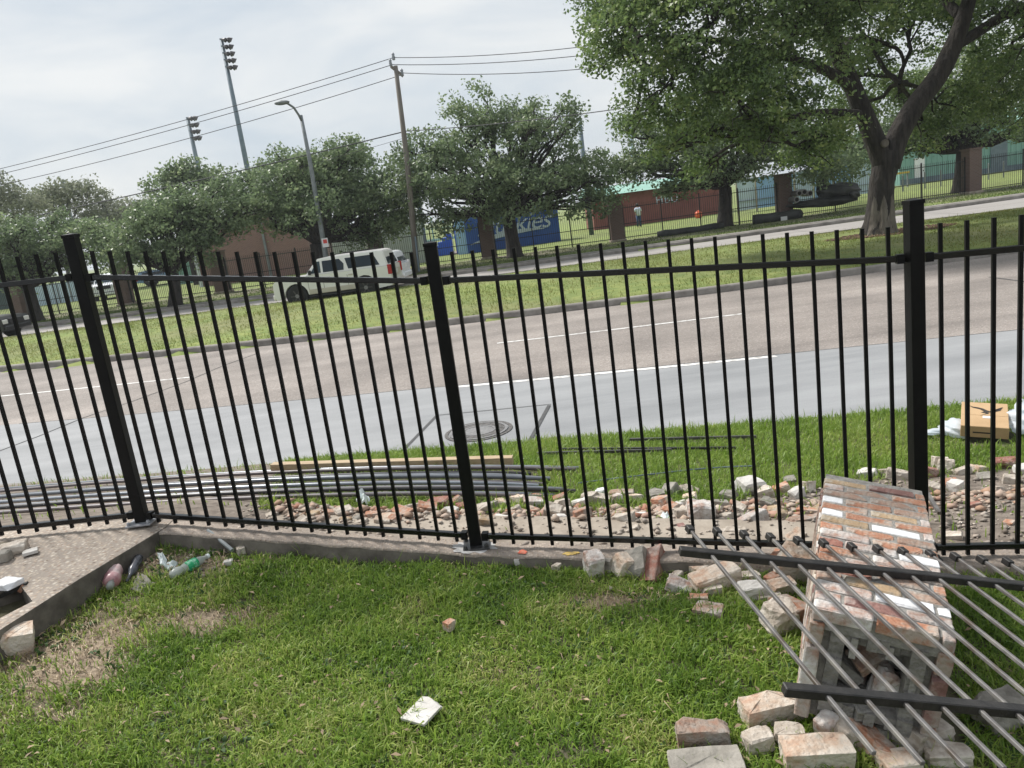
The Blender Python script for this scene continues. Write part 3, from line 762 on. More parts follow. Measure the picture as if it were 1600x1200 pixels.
# local origin: near upper left corner; upper face at z=0, x 0..PW, y 0..PL
core = MB()
bk = .085
x0, x1, zt, zb = bk - .01, PW - bk + .01, -bk + .01, -PH + bk - .01
def ragged_shell(mb, x0, x1, zb, zt, th, y0f, y1, n=9):
    # four walls of hollow block with an uneven near end
    for (xa, xb, za, zc) in ((x0, x0 + th, zb, zt), (x1 - th, x1, zb, zt), (x0 + th, x1 - th, zt - th, zt), (x0 + th, x1 - th, zb, zb + th)):
        m_ = 6
        for i in range(m_):
            if xb - xa > zc - za: a0, a1 = xa + (xb - xa) * i / m_, xa + (xb - xa) * (i + 1) / m_; box = (a0, a1, za, zc)
            else: a0, a1 = za + (zc - za) * i / m_, za + (zc - za) * (i + 1) / m_; box = (xa, xb, a0, a1)
            y0 = y0f + random.uniform(-.01, .025)
            mb.box(((box[0] + box[1]) / 2, (y0 + y1) / 2, (box[2] + box[3]) / 2), (box[1] - box[0], y1 - y0, box[3] - box[2]))
ragged_shell(core, x0, x1, zb, zt, .05, -.005, PL - .03)
core.box((PW / 2, PL * .75, (zb + zt) / 2), (x1 - x0 - .1, PL * .4, zt - zb - .1))
core.obj('block_core', 'block_core', pil)
# mortar bed skins behind the brick faces
MB().box((PW / 2, PL / 2 - .015, -.0465), (PW - .02, PL - .02, .08)).obj('mortar_bed', 'mortar', pil)
MB().box((.047, PL / 2 + .012, -PH / 2 - .03), (.07, PL - .03, PH - .12)).obj('mortar_bed', 'mortar', pil)
MB().box((PW - .047, PL / 2 + .012, -PH / 2 - .03), (.07, PL - .03, PH - .12)).obj('mortar_bed', 'mortar', pil)
def chunk_mesh(name, m, size, seed, rough=.12, sub=1, cut=.5):
    """Broken masonry: a box subdivided, corners knocked off, faces pitted."""
    r = random.Random(seed)
    bm = bmesh.new(); bmesh.ops.create_cube(bm, size=1)
    for v in bm.verts: v.co = Vector((v.co.x * size[0], v.co.y * size[1], v.co.z * size[2]))
    for k in range(r.randint(1, 3)):
        if r.random() < cut:
            n = Vector((r.uniform(-1, 1), r.uniform(-1, 1), r.uniform(-.6, 1))).normalized()
            sup = max(v.co.dot(n) for v in bm.verts)
            g = bmesh.ops.bisect_plane(bm, geom=bm.verts[:] + bm.edges[:] + bm.faces[:], plane_co=n * sup * r.uniform(.62, .86), plane_no=n, clear_outer=True)
            eds = [e for e in g['geom_cut'] if isinstance(e, bmesh.types.BMEdge)]
            if eds: bmesh.ops.edgeloop_fill(bm, edges=eds)
    bmesh.ops.triangulate(bm, faces=[f for f in bm.faces if len(f.verts) > 4])
    bmesh.ops.bevel(bm, geom=bm.edges[:], offset=min(size) * .09, segments=1, affect='EDGES', clamp_overlap=True)
    if sub: bmesh.ops.subdivide_edges(bm, edges=[e for e in bm.edges if e.calc_length() > min(size) * .3], cuts=sub + (1 if max(size) > .12 and name != 'brick' else 0), use_grid_fill=True)
    bm.normal_update(); k0 = Vector((r.uniform(0, 50), r.uniform(0, 50), r.uniform(0, 50))); fq = 1.0 / max(min(size), .02)
    for v in bm.verts:
        d = noise.noise(v.co * fq * 1.1 + k0) * .75 + noise.noise(v.co * fq * 3.1 + k0) * .4
        v.co += v.normal * d * min(size) * rough * .8 + Vector((r.gauss(0, 1), r.gauss(0, 1), r.gauss(0, 1))) * min(size) * .012
    bmesh.ops.recalc_face_normals(bm, faces=bm.faces)
    me = bpy.data.meshes.new(name); bm.to_mesh(me); bm.free(); me.materials.append(M[m]); return me
PROW = .0765
nrow = int(PL / PROW)
TOPC = {  # painted and pale bricks: (row from far end, slot)
    (3, 0): 'brick_white', (5, 0): 'brick_white', (6, 1): 'brick_white', (1, 0): 'brick_whitewash', (4, 2): 'brick_whitewash', (6, 2): 'brick_whitewash', (9, 1): 'brick_whitewash', (9, 2): 'brick_white',
    (10, 1): 'brick_whitewash', (14, 0): 'brick_whitewash', (14, 1): 'brick_white', (14, 2): 'brick_white', (15, 0): 'brick_whitewash', (11, 1): 'brick_whitewash'}
palette = ['brick_orange', 'brick_orange', 'brick_grey', 'brick_purple', 'brick_grey', 'brick_red', 'brick_orange', 'brick_orange', 'brick_grey', 'brick_whitewash', 'brick_grey', 'brick_tan']
_bm_cache = {}
def brick_mesh(ln, m, k):
    key = (round(ln, 2), m, k)
    if key not in _bm_cache: _bm_cache[key] = chunk_mesh('brick', m, (ln, .062, .05), zlib.crc32(repr(key).encode()) % 9999, rough=.11, sub=1, cut=.12)
    return _bm_cache[key]
rr = random.Random(5)
for row in range(nrow):
    fr = nrow - 1 - row                          # rows counted from the far end
    y = PL - PROW * (fr + .5) - .008
    y = PROW * (row + .5) - .025
    cuts = [0, .205, .41, PW] if fr % 2 == 0 else [0, .10, .305, PW]
    for s in range(3):
        a, b_ = cuts[s], cuts[s + 1]
        if b_ - a < .03: continue
        m = TOPC.get((fr, s)) or rr.choice(palette)
        o = link(bpy.data.objects.new('brick', brick_mesh(b_ - a - .011, m, rr.randint(0, 1))), pil)
        o.location = ((a + b_) / 2, y + rr.uniform(-.003, .003), -.0255 + rr.uniform(-.004, .003)); o.rotation_euler = (rr.uniform(-.02, .02), rr.uniform(-.015, .015), rr.uniform(-.012, .012) + (math.pi if rr.random() < .5 else 0))
    for side, xx in ((0, .024), (1, PW - .024)):
        cuts2 = [.055, .255, .455] if row % 2 else [.055, .155, .36, .47]
        for a, b_ in zip(cuts2[:-1], cuts2[1:]):
            o = link(bpy.data.objects.new('brick', brick_mesh(b_ - a - .011, rr.choice(palette[:7] + ['brick_pale', 'brick_whitewash', 'brick_whitewash']), rr.randint(0, 1))), pil)
            o.location = (xx, y, -(a + b_) / 2); o.rotation_euler = (0, rad(90), 0)
# broken bricks and mortar fins filling the hollow near end
for i, (x, y, z, l, w, h, m, a, b_, c_) in enumerate([(.14, .14, -.30, .16, .09, .07, 'block_core', .2, .7, .3), (.24, .17, -.24, .17, .1, .06, 'brick_grey', .3, -.5, .6), (.30, .12, -.34, .1, .08, .16, 'brick_whitewash', 0, .2, .2), (.17, .2, -.37, .13, .1, .07, 'brick_purple', .5, .1, .1), (.25, .05, -.40, .14, .08, .05, 'mortar', .1, .1, .5), (.33, .2, -.2, .09, .12, .12, 'block_core', .3, .3, 0)]):
    o = link(bpy.data.objects.new('rubble_fill', chunk_mesh('rubble_fill', m, (l, w, h), 50 + i, .3)), pil); o.location = (x, y, z); o.rotation_euler = (a, b_, c_)
for x, z, h in ((.155, -.135, .08), (.375, -.16, .12), (.36, -.25, .1), (.27, -.12, .05)):
    MB().box((x, .02, z), (.022, .05, h)).obj('mortar_fin', 'mortar', pil)

# ------------------------------------------------------------------ dismantled old panel resting on the pillar
R1 = Vector((.54, 2.67, .68)); E1 = Vector((1.27, 0.0, -.33)).normalized(); E2 = (Vector((.64, 1.90, .60)) - R1); SEP = E2.length; E2.normalize()
NP = E1.cross(E2).normalized()
if NP.z < 0: NP = -NP
old = thing('old_picket_fence', 'dismantled grey steel picket panel lying tilted across the fallen brick pillar', 'fence panel', R1)
def pp(a, b, n=0.0): return E1 * a + E2 * b + NP * n
LEN = 2.1
MB().bar(pp(0, 0, .0), pp(LEN, 0, .0), .034, .03, NP).obj('rail', 'old_rail', old, bevel=.003)
MB().bar(pp(0, SEP, .0), pp(LEN, SEP, .0), .034, .03, NP).obj('rail', 'old_rail', old, bevel=.003)
cap0 = None
def plane_hit(px, py):
    r = Vector(ray(px, py)); o = Vector(CAMP); t = (R1 - o).dot(NP) / r.dot(NP); p = o + r * t - R1
    # solve p = a E1 + b E2
    g = E1.dot(E2); pa, pb_ = p.dot(E1), p.dot(E2); a = (pa - g * pb_) / (1 - g * g); return a, pb_ - g * a
caps = [plane_hit(*c) for c in ((1077, 826), (1283, 838), (1520, 865))]
a0, b0 = caps[0]; step = (caps[2][0] - a0) / 11.0
rr = random.Random(9)
for i in range(19):
    a = a0 + step * i + rr.uniform(-.003, .003)
    if a > LEN - .03: break
    b0_i = b0 + rr.uniform(-.006, .006)
    pk = MB().bar(pp(a, b0_i, .0), pp(a + .002, SEP + .25 + rr.uniform(-.03, .03), .0), .0130, .0130, NP).obj('picket', 'old_picket', old, bevel=.002)
    MB().bar(pp(a, b0_i - .012, .0), pp(a, b0_i + .028, .0), .026, .026, NP).obj('cap', 'old_rail', pk, bevel=.002)

# ------------------------------------------------------------------ rubble: every larger piece a thing of its own
def rub(px, py, l, w, h, m, rz, label=None, name='broken_brick', cat='brick', tilt=(0, 0), sink=.25, group=None, rough=.16, cut=.8, seed=None, lift=0.0):
    P = at_g(px, py)
    me = chunk_mesh(name, m, (l, w, h), seed if seed is not None else int(px * 7 + py), rough, 1, cut)
    o = link(bpy.data.objects.new(name, me))
    o.location = (P[0], P[1], P[2] + h * (.5 - sink) + lift); o.rotation_euler = (tilt[0], tilt[1], rz)
    if label: tag(o, label, cat, group)
    return o
FRONT = [
 # px, py, l, w, h, material, rz, label, name, cat, tilt
 (785, 882, .07, .06, .05, 'brick_grey', .4, 'small pinkish stone on the grass just right of the middle post foot', 'stone', 'stone'),
 (820, 884, .125, .075, .035, 'white_stone', .2, 'flat white paving piece on the grass below the orange paint spot', 'paving_piece', 'stone'),
 (870, 893, .055, .05, .04, 'mortar_chunk', .9, 'small pale lump between the white paving piece and the standing bricks', 'mortar_chunk', 'rubble'),
 (930, 898, .10, .10, .13, 'brick_whitewash', .3, 'red and white brick lump standing at the left of the front brick row', 'broken_brick', 'brick', (.2, .1)),
 (952, 893, .06, .06, .08, 'grey_stone', .8, 'small grey stone tucked right of the standing brick lump', 'stone', 'stone'),
 (975, 898, .09, .10, .11, 'brick_pale', .5, 'cream brick piece leaning on the mossy concrete wedge', 'broken_brick', 'brick', (.3, .3)),
 (997, 898, .11, .17, .10, 'grey_stone', -.35, 'mossy grey concrete wedge leaning against the long red brick', 'concrete_wedge', 'rubble', (.55, -.25)),
 (1022, 898, .09, .24, .09, 'brick_red', -.55, 'long dark red brick leaning with mortar on its left side', 'broken_brick', 'brick', (.5, -.2)),
 (1055, 908, .10, .05, .03, 'mortar_chunk', .9, 'thin pale sliver right of the long red leaning brick', 'mortar_chunk', 'rubble'),
 (1063, 925, .13, .08, .05, 'brick_whitewash', -.4, 'white faced brick shard at the near end of the front brick row', 'broken_brick', 'brick', (.2, .35)),
 (1118, 918, .24, .11, .09, 'brick_pale', .22, 'big cream brick block with red underside left of the fallen pillar', 'broken_brick', 'brick', (.12, -.1)),
 (1112, 930, .10, .06, .04, 'mortar_chunk', .1, 'small mortar slab under the big cream brick block', 'mortar_chunk', 'rubble'),
 (1095, 898, .10, .07, .05, 'brick_pale', .5, 'tan stone half hidden behind the big cream brick block', 'stone', 'stone'),
 (1092, 942, .09, .05, .03, 'brick_orange', -.3, 'flat orange brick scrap on the grass below the cream block', 'broken_brick', 'brick'),
 (1110, 960, .14, .10, .03, 'brick_grey', -.6, 'flat weathered slab sunk in the grass left of the pillar', 'stone_slab', 'stone'),
 (1168, 906, .12, .06, .025, 'mortar_chunk', .0, 'thin mortar plate between the first two old pickets', 'mortar_chunk', 'rubble'),
 (1180, 932, .15, .10, .06, 'white_stone', -.1, 'white crusty mortar lump under the second old picket', 'mortar_chunk', 'rubble'),
 (1200, 938, .11, .07, .03, 'mortar_chunk', .1, 'flat beige chip lying against the white crusty lump', 'mortar_chunk', 'rubble'),
 (1208, 918, .07, .06, .06, 'brick_orange', .5, 'orange brick nub behind the tan wedge stone near the pillar', 'broken_brick', 'brick'),
 (1222, 928, .13, .07, .06, 'brick_pale', .3, 'tan wedge stone left of the pillar flank', 'stone', 'stone', (.2, .1)),
 (1250, 905, .20, .11, .15, 'brick_pale', -.25, 'tall sloping cream block leaning on the left flank of the pillar', 'broken_block', 'rubble', (.15, .5)),
 (1200, 890, .07, .06, .06, 'brick_red', .2, 'round red brick nub left of the tall sloping cream block', 'broken_brick', 'brick'),
 (1215, 875, .08, .05, .04, 'brick_orange', .9, 'orange brick crumb behind the old panel rail', 'broken_brick', 'brick'),
 (1218, 985, .14, .12, .12, 'mortar_chunk', .4, 'pale mortar clump below the ribbed orange brick', 'mortar_chunk', 'rubble', (.2, .2)),
 (1238, 972, .11, .19, .09, 'brick_orange', .35, 'ribbed orange brick with cream mortar close to the pillar corner', 'broken_brick', 'brick', (-.1, .15)),
 (1205, 1125, .21, .10, .09, 'brick_pale', .12, 'large cream brick with grey mortar, behind the row of bricks in front', 'broken_brick', 'brick', (.1, 0)),
 (1185, 1170, .10, .08, .06, 'mortar_chunk', .2, 'grey mortar lump below the large cream brick', 'mortar_chunk', 'rubble'),
 (1235, 1160, .10, .07, .05, 'mortar_chunk', -.3, 'thin beige mortar piece right of the grey mortar lump', 'mortar_chunk', 'rubble'),
 (1100, 1168, .18, .09, .10, 'brick_grey', -.12, 'brick with grey mortar cavities at the bottom left of the near pile', 'broken_brick', 'brick', (.1, .05)),
 (1105, 1212, .24, .12, .06, 'grey_stone', -.05, 'flat grey mortar block at the bottom edge left of the pile', 'mortar_block', 'rubble'),
 (1275, 1195, .22, .10, .08, 'brick_pale', -.08, 'long cream brick in the middle of the near pile', 'broken_brick', 'brick', (.05, .03)),
 (1293, 1158, .07, .06, .11, 'brick_whitewash', .5, 'pointed pink and white brick shard standing in the near pile', 'broken_brick', 'brick', (.2, -.3)),
 (1325, 1160, .13, .09, .08, 'mortar_chunk', .4, 'pale mortar lump under the first old picket tip', 'mortar_chunk', 'rubble', (.2, .3)),
 (1358, 1172, .08, .17, .07, 'brick_orange', .55, 'bright orange brick with a round hole below the old picket tips', 'broken_brick', 'brick', (.35, .3)),
 (1345, 1100, .09, .06, .10, 'mortar_chunk', .1, 'upright pale block at the left of the broken pillar mouth', 'mortar_chunk', 'rubble'),
 (1395, 1108, .12, .07, .11, 'brick_grey', -.1, 'upright tan block below the broken pillar mouth', 'broken_block', 'rubble'),
 (1400, 1145, .20, .10, .06, 'grey_stone', .3, 'flat grey slab below the upright tan block', 'stone_slab', 'stone'),
 (1440, 1162, .20, .12, .09, 'mortar_chunk', .45, 'large mossy concrete lump at the right of the near pile', 'concrete_lump', 'rubble', (.15, .2)),
 (1405, 1208, .12, .09, .06, 'brick_pale', .0, 'peach brick end at the bottom edge under the second picket tip', 'broken_brick', 'brick'),
 (1480, 1196, .14, .08, .06, 'mortar_chunk', -.2, 'pale chunk at the bottom edge right of the peach brick end', 'mortar_chunk', 'rubble'),
 (1565, 1128, .17, .12, .08, 'grey_stone', .2, 'smooth grey stone under the old panel at the right edge', 'stone', 'stone', (0, 0)),
 (1508, 918, .11, .05, .03, 'mortar_chunk', .1, 'small grey slab on the grass right of the pillar', 'stone_slab', 'stone'),
 (705, 992, .05, .045, .045, 'brick_orange', .8, 'small orange brick pebble alone in the middle of the lawn', 'brick_pebble', 'brick'),
 (666, 1122, .12, .17, .012, 'white_stone', -.55, 'flat pale tile fragment lying alone on the front lawn', 'tile_fragment', 'tile'),
 (24, 1020, .17, .11, .12, 'brick_pale', .5, 'beige and grey stone block against the slab edge at the far left', 'stone', 'stone', (.2, .2)),
 (355, 905, .0, .0, .0, None, 0, None),
 (358, 885, .05, .04, .03, 'white_stone', .1, 'white pebble in the grass near the thin grey pipe', 'pebble', 'stone'),
 (378, 868, .05, .05, .05, 'mortar_chunk', .5, 'crumpled pale lump beside the end of the thin grey pipe', 'pebble', 'stone'),
]
for it in FRONT:
    if it[5] is None: continue
    px, py, l, w, h, m, rz, lab, nm, cat = it[:10]
    kk = 1.0 if nm in ('tile_fragment', 'brick_pebble', 'paving_piece') or py < 905 else 1.06
    rub(px, py, l * kk, w * kk, h * kk, m, rz, lab, nm, cat, it[10] if len(it) > 10 else (0, 0), sink=.08, lift=.035 if nm in ('tile_fragment', 'brick_pebble', 'paving_piece') else .012, rough=.26 if 'mortar' in m or 'stone' in m else .19, cut=.85)
# chunks on the slab
for (px, py, l, w, h, m, rz, lab) in [(22, 862, .15, .10, .06, 'mortar_chunk', .3, 'largest grey mortar lump on the aggregate slab at the left edge'), (48, 864, .08, .07, .02, 'white_stone', .5, 'flat pale flake right of the mortar lump on the slab'), (5, 875, .09, .07, .06, 'grey_stone', .1, 'dark grey lump nearest the left edge on the slab'), (12, 915, .14, .10, .03, 'brick_white', -.4, 'white broken tile at the rim of the square hole in the slab')]:
    P = at_z(px, py, .405)
    o = link(bpy.data.objects.new('rubble_chunk', chunk_mesh('rubble_chunk', m, (l, w, h), int(px * 3 + py), .2, 1, .8))); o.location = (P[0], P[1], P[2] + h * .4); o.rotation_euler = (0, 0, rz); tag(o, lab, 'rubble', 'chunks on the slab')

# rubble row behind the fence, labelled by the picket gap it is seen through
def picket_px(panel_name, py):
    P, Q, n = {'mid': ((-2.46, 4.68, .44), (-.34, 4.27, .165), 18), 'right': ((-.34, 4.27, .165), (2.01, 3.70, .005), 20), 'last': ((2.01, 3.70, .005), (4.39, 3.18, -.04), 20)}[panel_name]
    out = []
    for i in range(n):
        s = (i + 1) / (n + 1); b = np.array(P) * (1 - s) + np.array(Q) * s
        a = proj(b); c = proj(b + np.array([0, 0, .5])); out.append(a[0] + (c[0] - a[0]) * (py - a[1]) / (c[1] - a[1]))
    return out
BACK = [
 # px, py (base), l, w, h, material
 (425, 807, .09, .06, .05, 'mortar_chunk'), (455, 808, .09, .06, .05, 'brick_pale'), (470, 815, .1, .06, .04, 'mortar_chunk'), (490, 807, .1, .07, .06, 'brick_tan'), (505, 812, .1, .07, .06, 'brick_grey'), (517, 806, .09, .07, .07, 'brick_orange'),
 (538, 806, .13, .09, .09, 'mortar_chunk'), (540, 816, .09, .06, .06, 'brick_tan'), (560, 812, .07, .06, .05, 'grey_stone'), (566, 818, .1, .06, .05, 'mortar_chunk'), (585, 810, .12, .09, .08, 'brick_orange'), (598, 818, .12, .08, .07, 'brick_pale'),
 (608, 812, .12, .08, .07, 'brick_pale'), (617, 816, .09, .08, .07, 'brick_orange'), (630, 808, .17, .10, .10, 'brick_orange'), (644, 798, .16, .09, .08, 'mortar_chunk'), (650, 812, .09, .07, .07, 'mortar_chunk'), (668, 800, .15, .10, .10, 'brick_orange'), (688, 792, .2, .10, .11, 'brick_red'),
 (685, 818, .06, .05, .04, 'brick_pale'), (700, 815, .08, .06, .05, 'brick_orange'), (706, 806, .1, .09, .11, 'white_stone'), (712, 790, .15, .09, .09, 'brick_orange'), (722, 796, .1, .08, .08, 'brick_red'),
 (755, 800, .12, .10, .10, 'mortar_chunk'), (760, 822, .09, .08, .11, 'brick_tan'), (770, 792, .1, .08, .07, 'grey_stone'), (785, 790, .13, .09, .08, 'brick_pale'), (783, 812, .11, .06, .06, 'white_stone'), (797, 802, .08, .06, .05, 'brick_orange'), (806, 800, .1, .07, .07, 'mortar_chunk'), (800, 820, .05, .05, .03, 'mortar_chunk'),
 (812, 786, .13, .09, .10, 'brick_pale'), (832, 790, .17, .10, .09, 'brick_whitewash'), (840, 780, .12, .08, .07, 'brick_orange'), (852, 822, .06, .05, .03, 'mortar_chunk'), (866, 805, .15, .11, .11, 'mortar_chunk'), (877, 796, .14, .10, .11, 'mortar_chunk'), (875, 812, .1, .06, .06, 'white_stone'), (888, 805, .09, .08, .09, 'mortar_chunk'),
 (876, 782, .12, .07, .08, 'brick_orange'), (905, 792, .15, .10, .09, 'white_stone'), (912, 812, .13, .12, .12, 'brick_orange'), (925, 785, .14, .12, .12, 'mortar_chunk'), (938, 786, .15, .11, .10, 'mortar_chunk'), (940, 774, .09, .09, .09, 'brick_white'),
 (965, 783, .10, .08, .09, 'brick_whitewash'), (972, 776, .22, .12, .08, 'brick_grey'), (992, 782, .14, .09, .08, 'brick_pale'), (972, 818, .20, .11, .10, 'mortar_chunk'), (1000, 805, .10, .05, .04, 'white_stone'), (992, 828, .07, .06, .05, 'mortar_chunk'),
 (1012, 838, .12, .04, .02, 'white_stone'), (1025, 780, .14, .10, .11, 'grey_stone'), (1032, 790, .13, .17, .10, 'brick_orange'), (1050, 772, .15, .12, .12, 'grey_stone'), (1048, 800, .15, .09, .08, 'brick_orange'), (1063, 792, .08, .07, .07, 'white_stone'), (1068, 806, .14, .1, .09, 'mortar_chunk'),
 (1076, 770, .17, .1, .08, 'mortar_chunk'), (1080, 782, .12, .09, .09, 'brick_pale'), (1095, 808, .20, .16, .16, 'brick_whitewash'), (1098, 786, .08, .06, .05, 'white_stone'), (1108, 795, .09, .06, .05, 'mortar_chunk'), (1062, 826, .08, .06, .05, 'brick_purple'), (1125, 790, .12, .08, .07, 'grey_stone'),
 (1140, 780, .12, .1, .1, 'grey_stone'), (1155, 795, .1, .08, .06, 'mortar_chunk'), (1170, 768, .20, .16, .16, 'white_stone'), (1172, 818, .26, .10, .09, 'brick_whitewash'), (1135, 808, .09, .07, .05, 'mortar_chunk'), (1195, 772, .14, .1, .09, 'mortar_chunk'), (1200, 790, .12, .1, .08, 'grey_stone'), (1150, 832, .14, .08, .05, 'mortar_chunk'), (1128, 832, .08, .06, .04, 'mortar_chunk'),
 (1222, 768, .13, .1, .09, 'brick_orange'), (1235, 756, .1, .08, .09, 'grey_stone'), (1245, 774, .12, .09, .09, 'white_stone'), (1262, 764, .14, .1, .1, 'mortar_chunk'), (1210, 800, .1, .08, .07, 'brick_tan'), (1222, 808, .08, .07, .08, 'brick_tan'), (1256, 820, .24, .10, .09, 'brick_grey'), (1262, 800, .16, .06, .05, 'brick_orange'), (1275, 800, .1, .07, .06, 'brick_tan'), (1240, 842, .16, .09, .05, 'brick_pale'),
 (1355, 742, .16, .1, .08, 'white_stone'), (1385, 740, .1, .09, .07, 'mortar_chunk'), (1405, 746, .20, .11, .09, 'mortar_chunk'), (1448, 742, .15, .1, .1, 'brick_red'), (1455, 765, .12, .09, .08, 'mortar_chunk'),
 (1468, 730, .13, .1, .13, 'mortar_chunk'), (1478, 733, .12, .1, .13, 'mortar_chunk'), (1484, 757, .12, .08, .07, 'brick_orange'), (1492, 764, .12, .1, .09, 'white_stone'), (1503, 738, .13, .09, .06, 'mortar_chunk'), (1530, 734, .16, .1, .06, 'brick_pale'), (1540, 746, .12, .1, .05, 'grey_stone'), (1571, 728, .17, .1, .1, 'brick_red'), (1598, 736, .12, .1, .08, 'white_stone'),
 (1522, 790, .09, .07, .04, 'brick_red'), (1580, 752, .12, .09, .07, 'mortar_chunk'), (1560, 766, .1, .07, .05, 'mortar_chunk'), (1490, 838, .1, .07, .04, 'mortar_chunk'), (1576, 816, .1, .06, .02, 'brick_orange')]
WORD = {'mortar_chunk': 'pale mortar chunk', 'brick_pale': 'cream broken brick', 'brick_tan': 'yellow-tan broken brick', 'brick_grey': 'greyish weathered brick', 'brick_orange': 'orange broken brick', 'brick_red': 'red broken brick', 'grey_stone': 'grey stone', 'white_stone': 'white stone', 'brick_whitewash': 'half-whitened brick', 'brick_white': 'bright white block', 'brick_purple': 'dull purple brick'}
NAME = {'mortar_chunk': 'mortar_chunk', 'grey_stone': 'stone', 'white_stone': 'stone'}
used = {}
for i, (px, py, l, w, h, m) in enumerate(BACK):
    k = 'mid' if px < 735 else 'right' if px < 1437 else 'last'
    g = sum(1 for x in picket_px(k, py) if x < px) + 1
    ref = {'mid': 'right of the corner post', 'right': 'right of the middle post', 'last': 'right of the last post'}[k]
    key = (WORD[m], k, g); used.setdefault(key, []).append(i)
for key, ids in used.items():
    ids.sort(key=lambda i: -BACK[i][1])
    for j, i in enumerate(ids):
        px, py, l, w, h, m = BACK[i]
        pre = '' if len(ids) == 1 else ('nearer ' if j == 0 else 'farther ' if j == len(ids) - 1 else 'middle ')
        ref = {'mid': 'right of the corner post', 'right': 'right of the middle post', 'last': 'right of the last post'}[key[1]]
        r_ = random.Random(i)
        rub(px, py + 2, l * .86, w * .86, h * .86, m, r_.uniform(-.8, .8), f'{pre}{key[0]} behind the fence, in the {ORD[key[2]]} gap {ref}', NAME.get(m, 'broken_brick'), 'brick' if m.startswith('brick') else 'rubble', (r_.uniform(-.3, .3), r_.uniform(-.3, .3)), .2, 'rubble row behind the fence', .2 if not m.startswith('brick') else .13, .8)

def scatter_stones(name, n, pick, s0, s1, m, seed, label, lift=.3):
    """small crumbs nobody could count, one mesh"""
    r = np.random.default_rng(seed); V = []; F = []
    base = np.array([(1, 0, 0), (-1, 0, 0), (0, 1, 0), (0, -1, 0), (0, 0, .8), (0, 0, -.8)], float)
    tri = np.array([(0, 2, 4), (2, 1, 4), (1, 3, 4), (3, 0, 4), (2, 0, 5), (1, 2, 5), (3, 1, 5), (0, 3, 5)])
    k = 0
    while k < n:
        p = pick(r)
        if p is None: continue
        s = s0 + (s1 - s0) * r.random() ** 3
        a = r.random() * 6.28; ca_, sa = math.cos(a), math.sin(a)
        q = base * (np.array([1, .7, .55]) * s) * (1 + r.normal(0, .22, (6, 3)))
        q = q @ np.array([[ca_, sa, 0], [-sa, ca_, 0], [0, 0, 1]])
        V.append(q + np.array([p[0], p[1], p[2] + s * lift])); F.append(tri + 6 * k); k += 1
    return stuff(np_obj(name, np.concatenate(V), tris=np.concatenate(F), m=m), label, 'rubble')
def pick_row(r):
    x = r.uniform(-1.9, 4.2); w = np.interp(x, [-2.2, -1.2, 0, 1.2, 2.2, 4], [.42, .5, .85, 1.05, 1.6, 1.9])
    y = float(fence_y(x)) + r.uniform(.06, 1) * w
    walk = (x < 1.9 and y < fence_y(x) + .5)
    if walk and r.random() < .55: return None
    return (x, y, (float(strip_z(x)) - .012) if walk else float(gz(x, y)))
scatter_stones('gravel', 3200, pick_row, .006, .032, 'pebble', 3, 'loose crumbs and gravel between the rubble behind the fence')
M['crumb'] = foliage('crumb', [(.34, .25, .19), (.44, .36, .29), (.36, .17, .115), (.50, .43, .36), (.40, .25, .17), (.26, .20, .16), (.46, .37, .30)], 0.0, .9)
def pick_ridge(r):
    x = r.uniform(-1.7, 4.2); w = np.interp(x, [-2.2, -1.2, 0, 1.2, 2.2, 4], [.46, .56, .82, 1.0, 1.2, 1.3])
    y = float(fence_y(x)) + w - abs(r.normal(0, .17)) + .04
    if y < fence_y(x) + .12: return None
    walk = (x < 1.9 and y < fence_y(x) + .5)
    return (x, y, (float(strip_z(x)) - .012) if walk else float(gz(x, y)))
scatter_stones('rubble_fragments', 1700, pick_ridge, .014, .062, 'crumb', 13, 'small brick and mortar fragments filling the rubble row behind the fence')
def pick_front(r):
    x, y = r.uniform(.2, 1.6), r.uniform(2.1, 3.8)
    if y > fence_y(x) - .14: return None
    if r.random() > math.exp(-((y - (fence_y(x) - .25)) / .22) ** 2) + .25 * (x > .8): return None
    return (x, y, float(gz(x, y)))
scatter_stones('brick_crumbs', 380, pick_front, .005, .028, 'pebble', 4, 'brick crumbs in the grass round the fallen pillar')
def pick_corner(r):
    x, y = r.uniform(-2.5, -1.6), r.uniform(3.9, 4.6)
    if r.random() > straw_mask(x, y): return None
    return (x, y, float(gz(x, y)))
scatter_stones('corner_crumbs', 160, pick_corner, .005, .03, 'pebble', 6, 'crumbs and dirt clods in the corner beside the slab')

# ------------------------------------------------------------------ litter in the slab corner
def orient(a, b):
    """matrix whose Z runs from a to b"""
    d = (Vector(b) - Vector(a)).normalized(); return d.to_track_quat('Z', 'Y').to_matrix()
def g_at(px, py, dz=0.0):
    P = at_g(px, py); return Vector((P[0], P[1], P[2] + dz))
a, b = g_at(176, 926, .05), g_at(186, 894, .06)
t = thing('crushed_bottle', 'crushed pinkish red bottle lying against the slab edge', 'bottle', a); R = orient(a, b); L = .17
mbx = MB().lathe([(.028, 0), (.044, .012), (.047, .05), (.043, .085), (.048, .13), (.046, L - .03), (.03, L - .004), (.012, L)], 14, rot=R)
o = mbx.obj('body', 'can_pink', t, smooth=True)
rq = random.Random(2)
for v in o.data.vertices: v.co += Vector((rq.gauss(0, .0035), rq.gauss(0, .0035), rq.gauss(0, .0035)))
MB().lathe([(.02, -.025), (.02, 0), (.03, .006)], 12, rot=R).obj('neck', 'bottle_clear', t, smooth=True)
a, b = g_at(200, 916, .03), g_at(222, 880, .05)
t = thing('dark_bottle', 'slim dark plastic bottle between the crushed red bottle and the slab', 'bottle', a); R = orient(a, b); L = .24
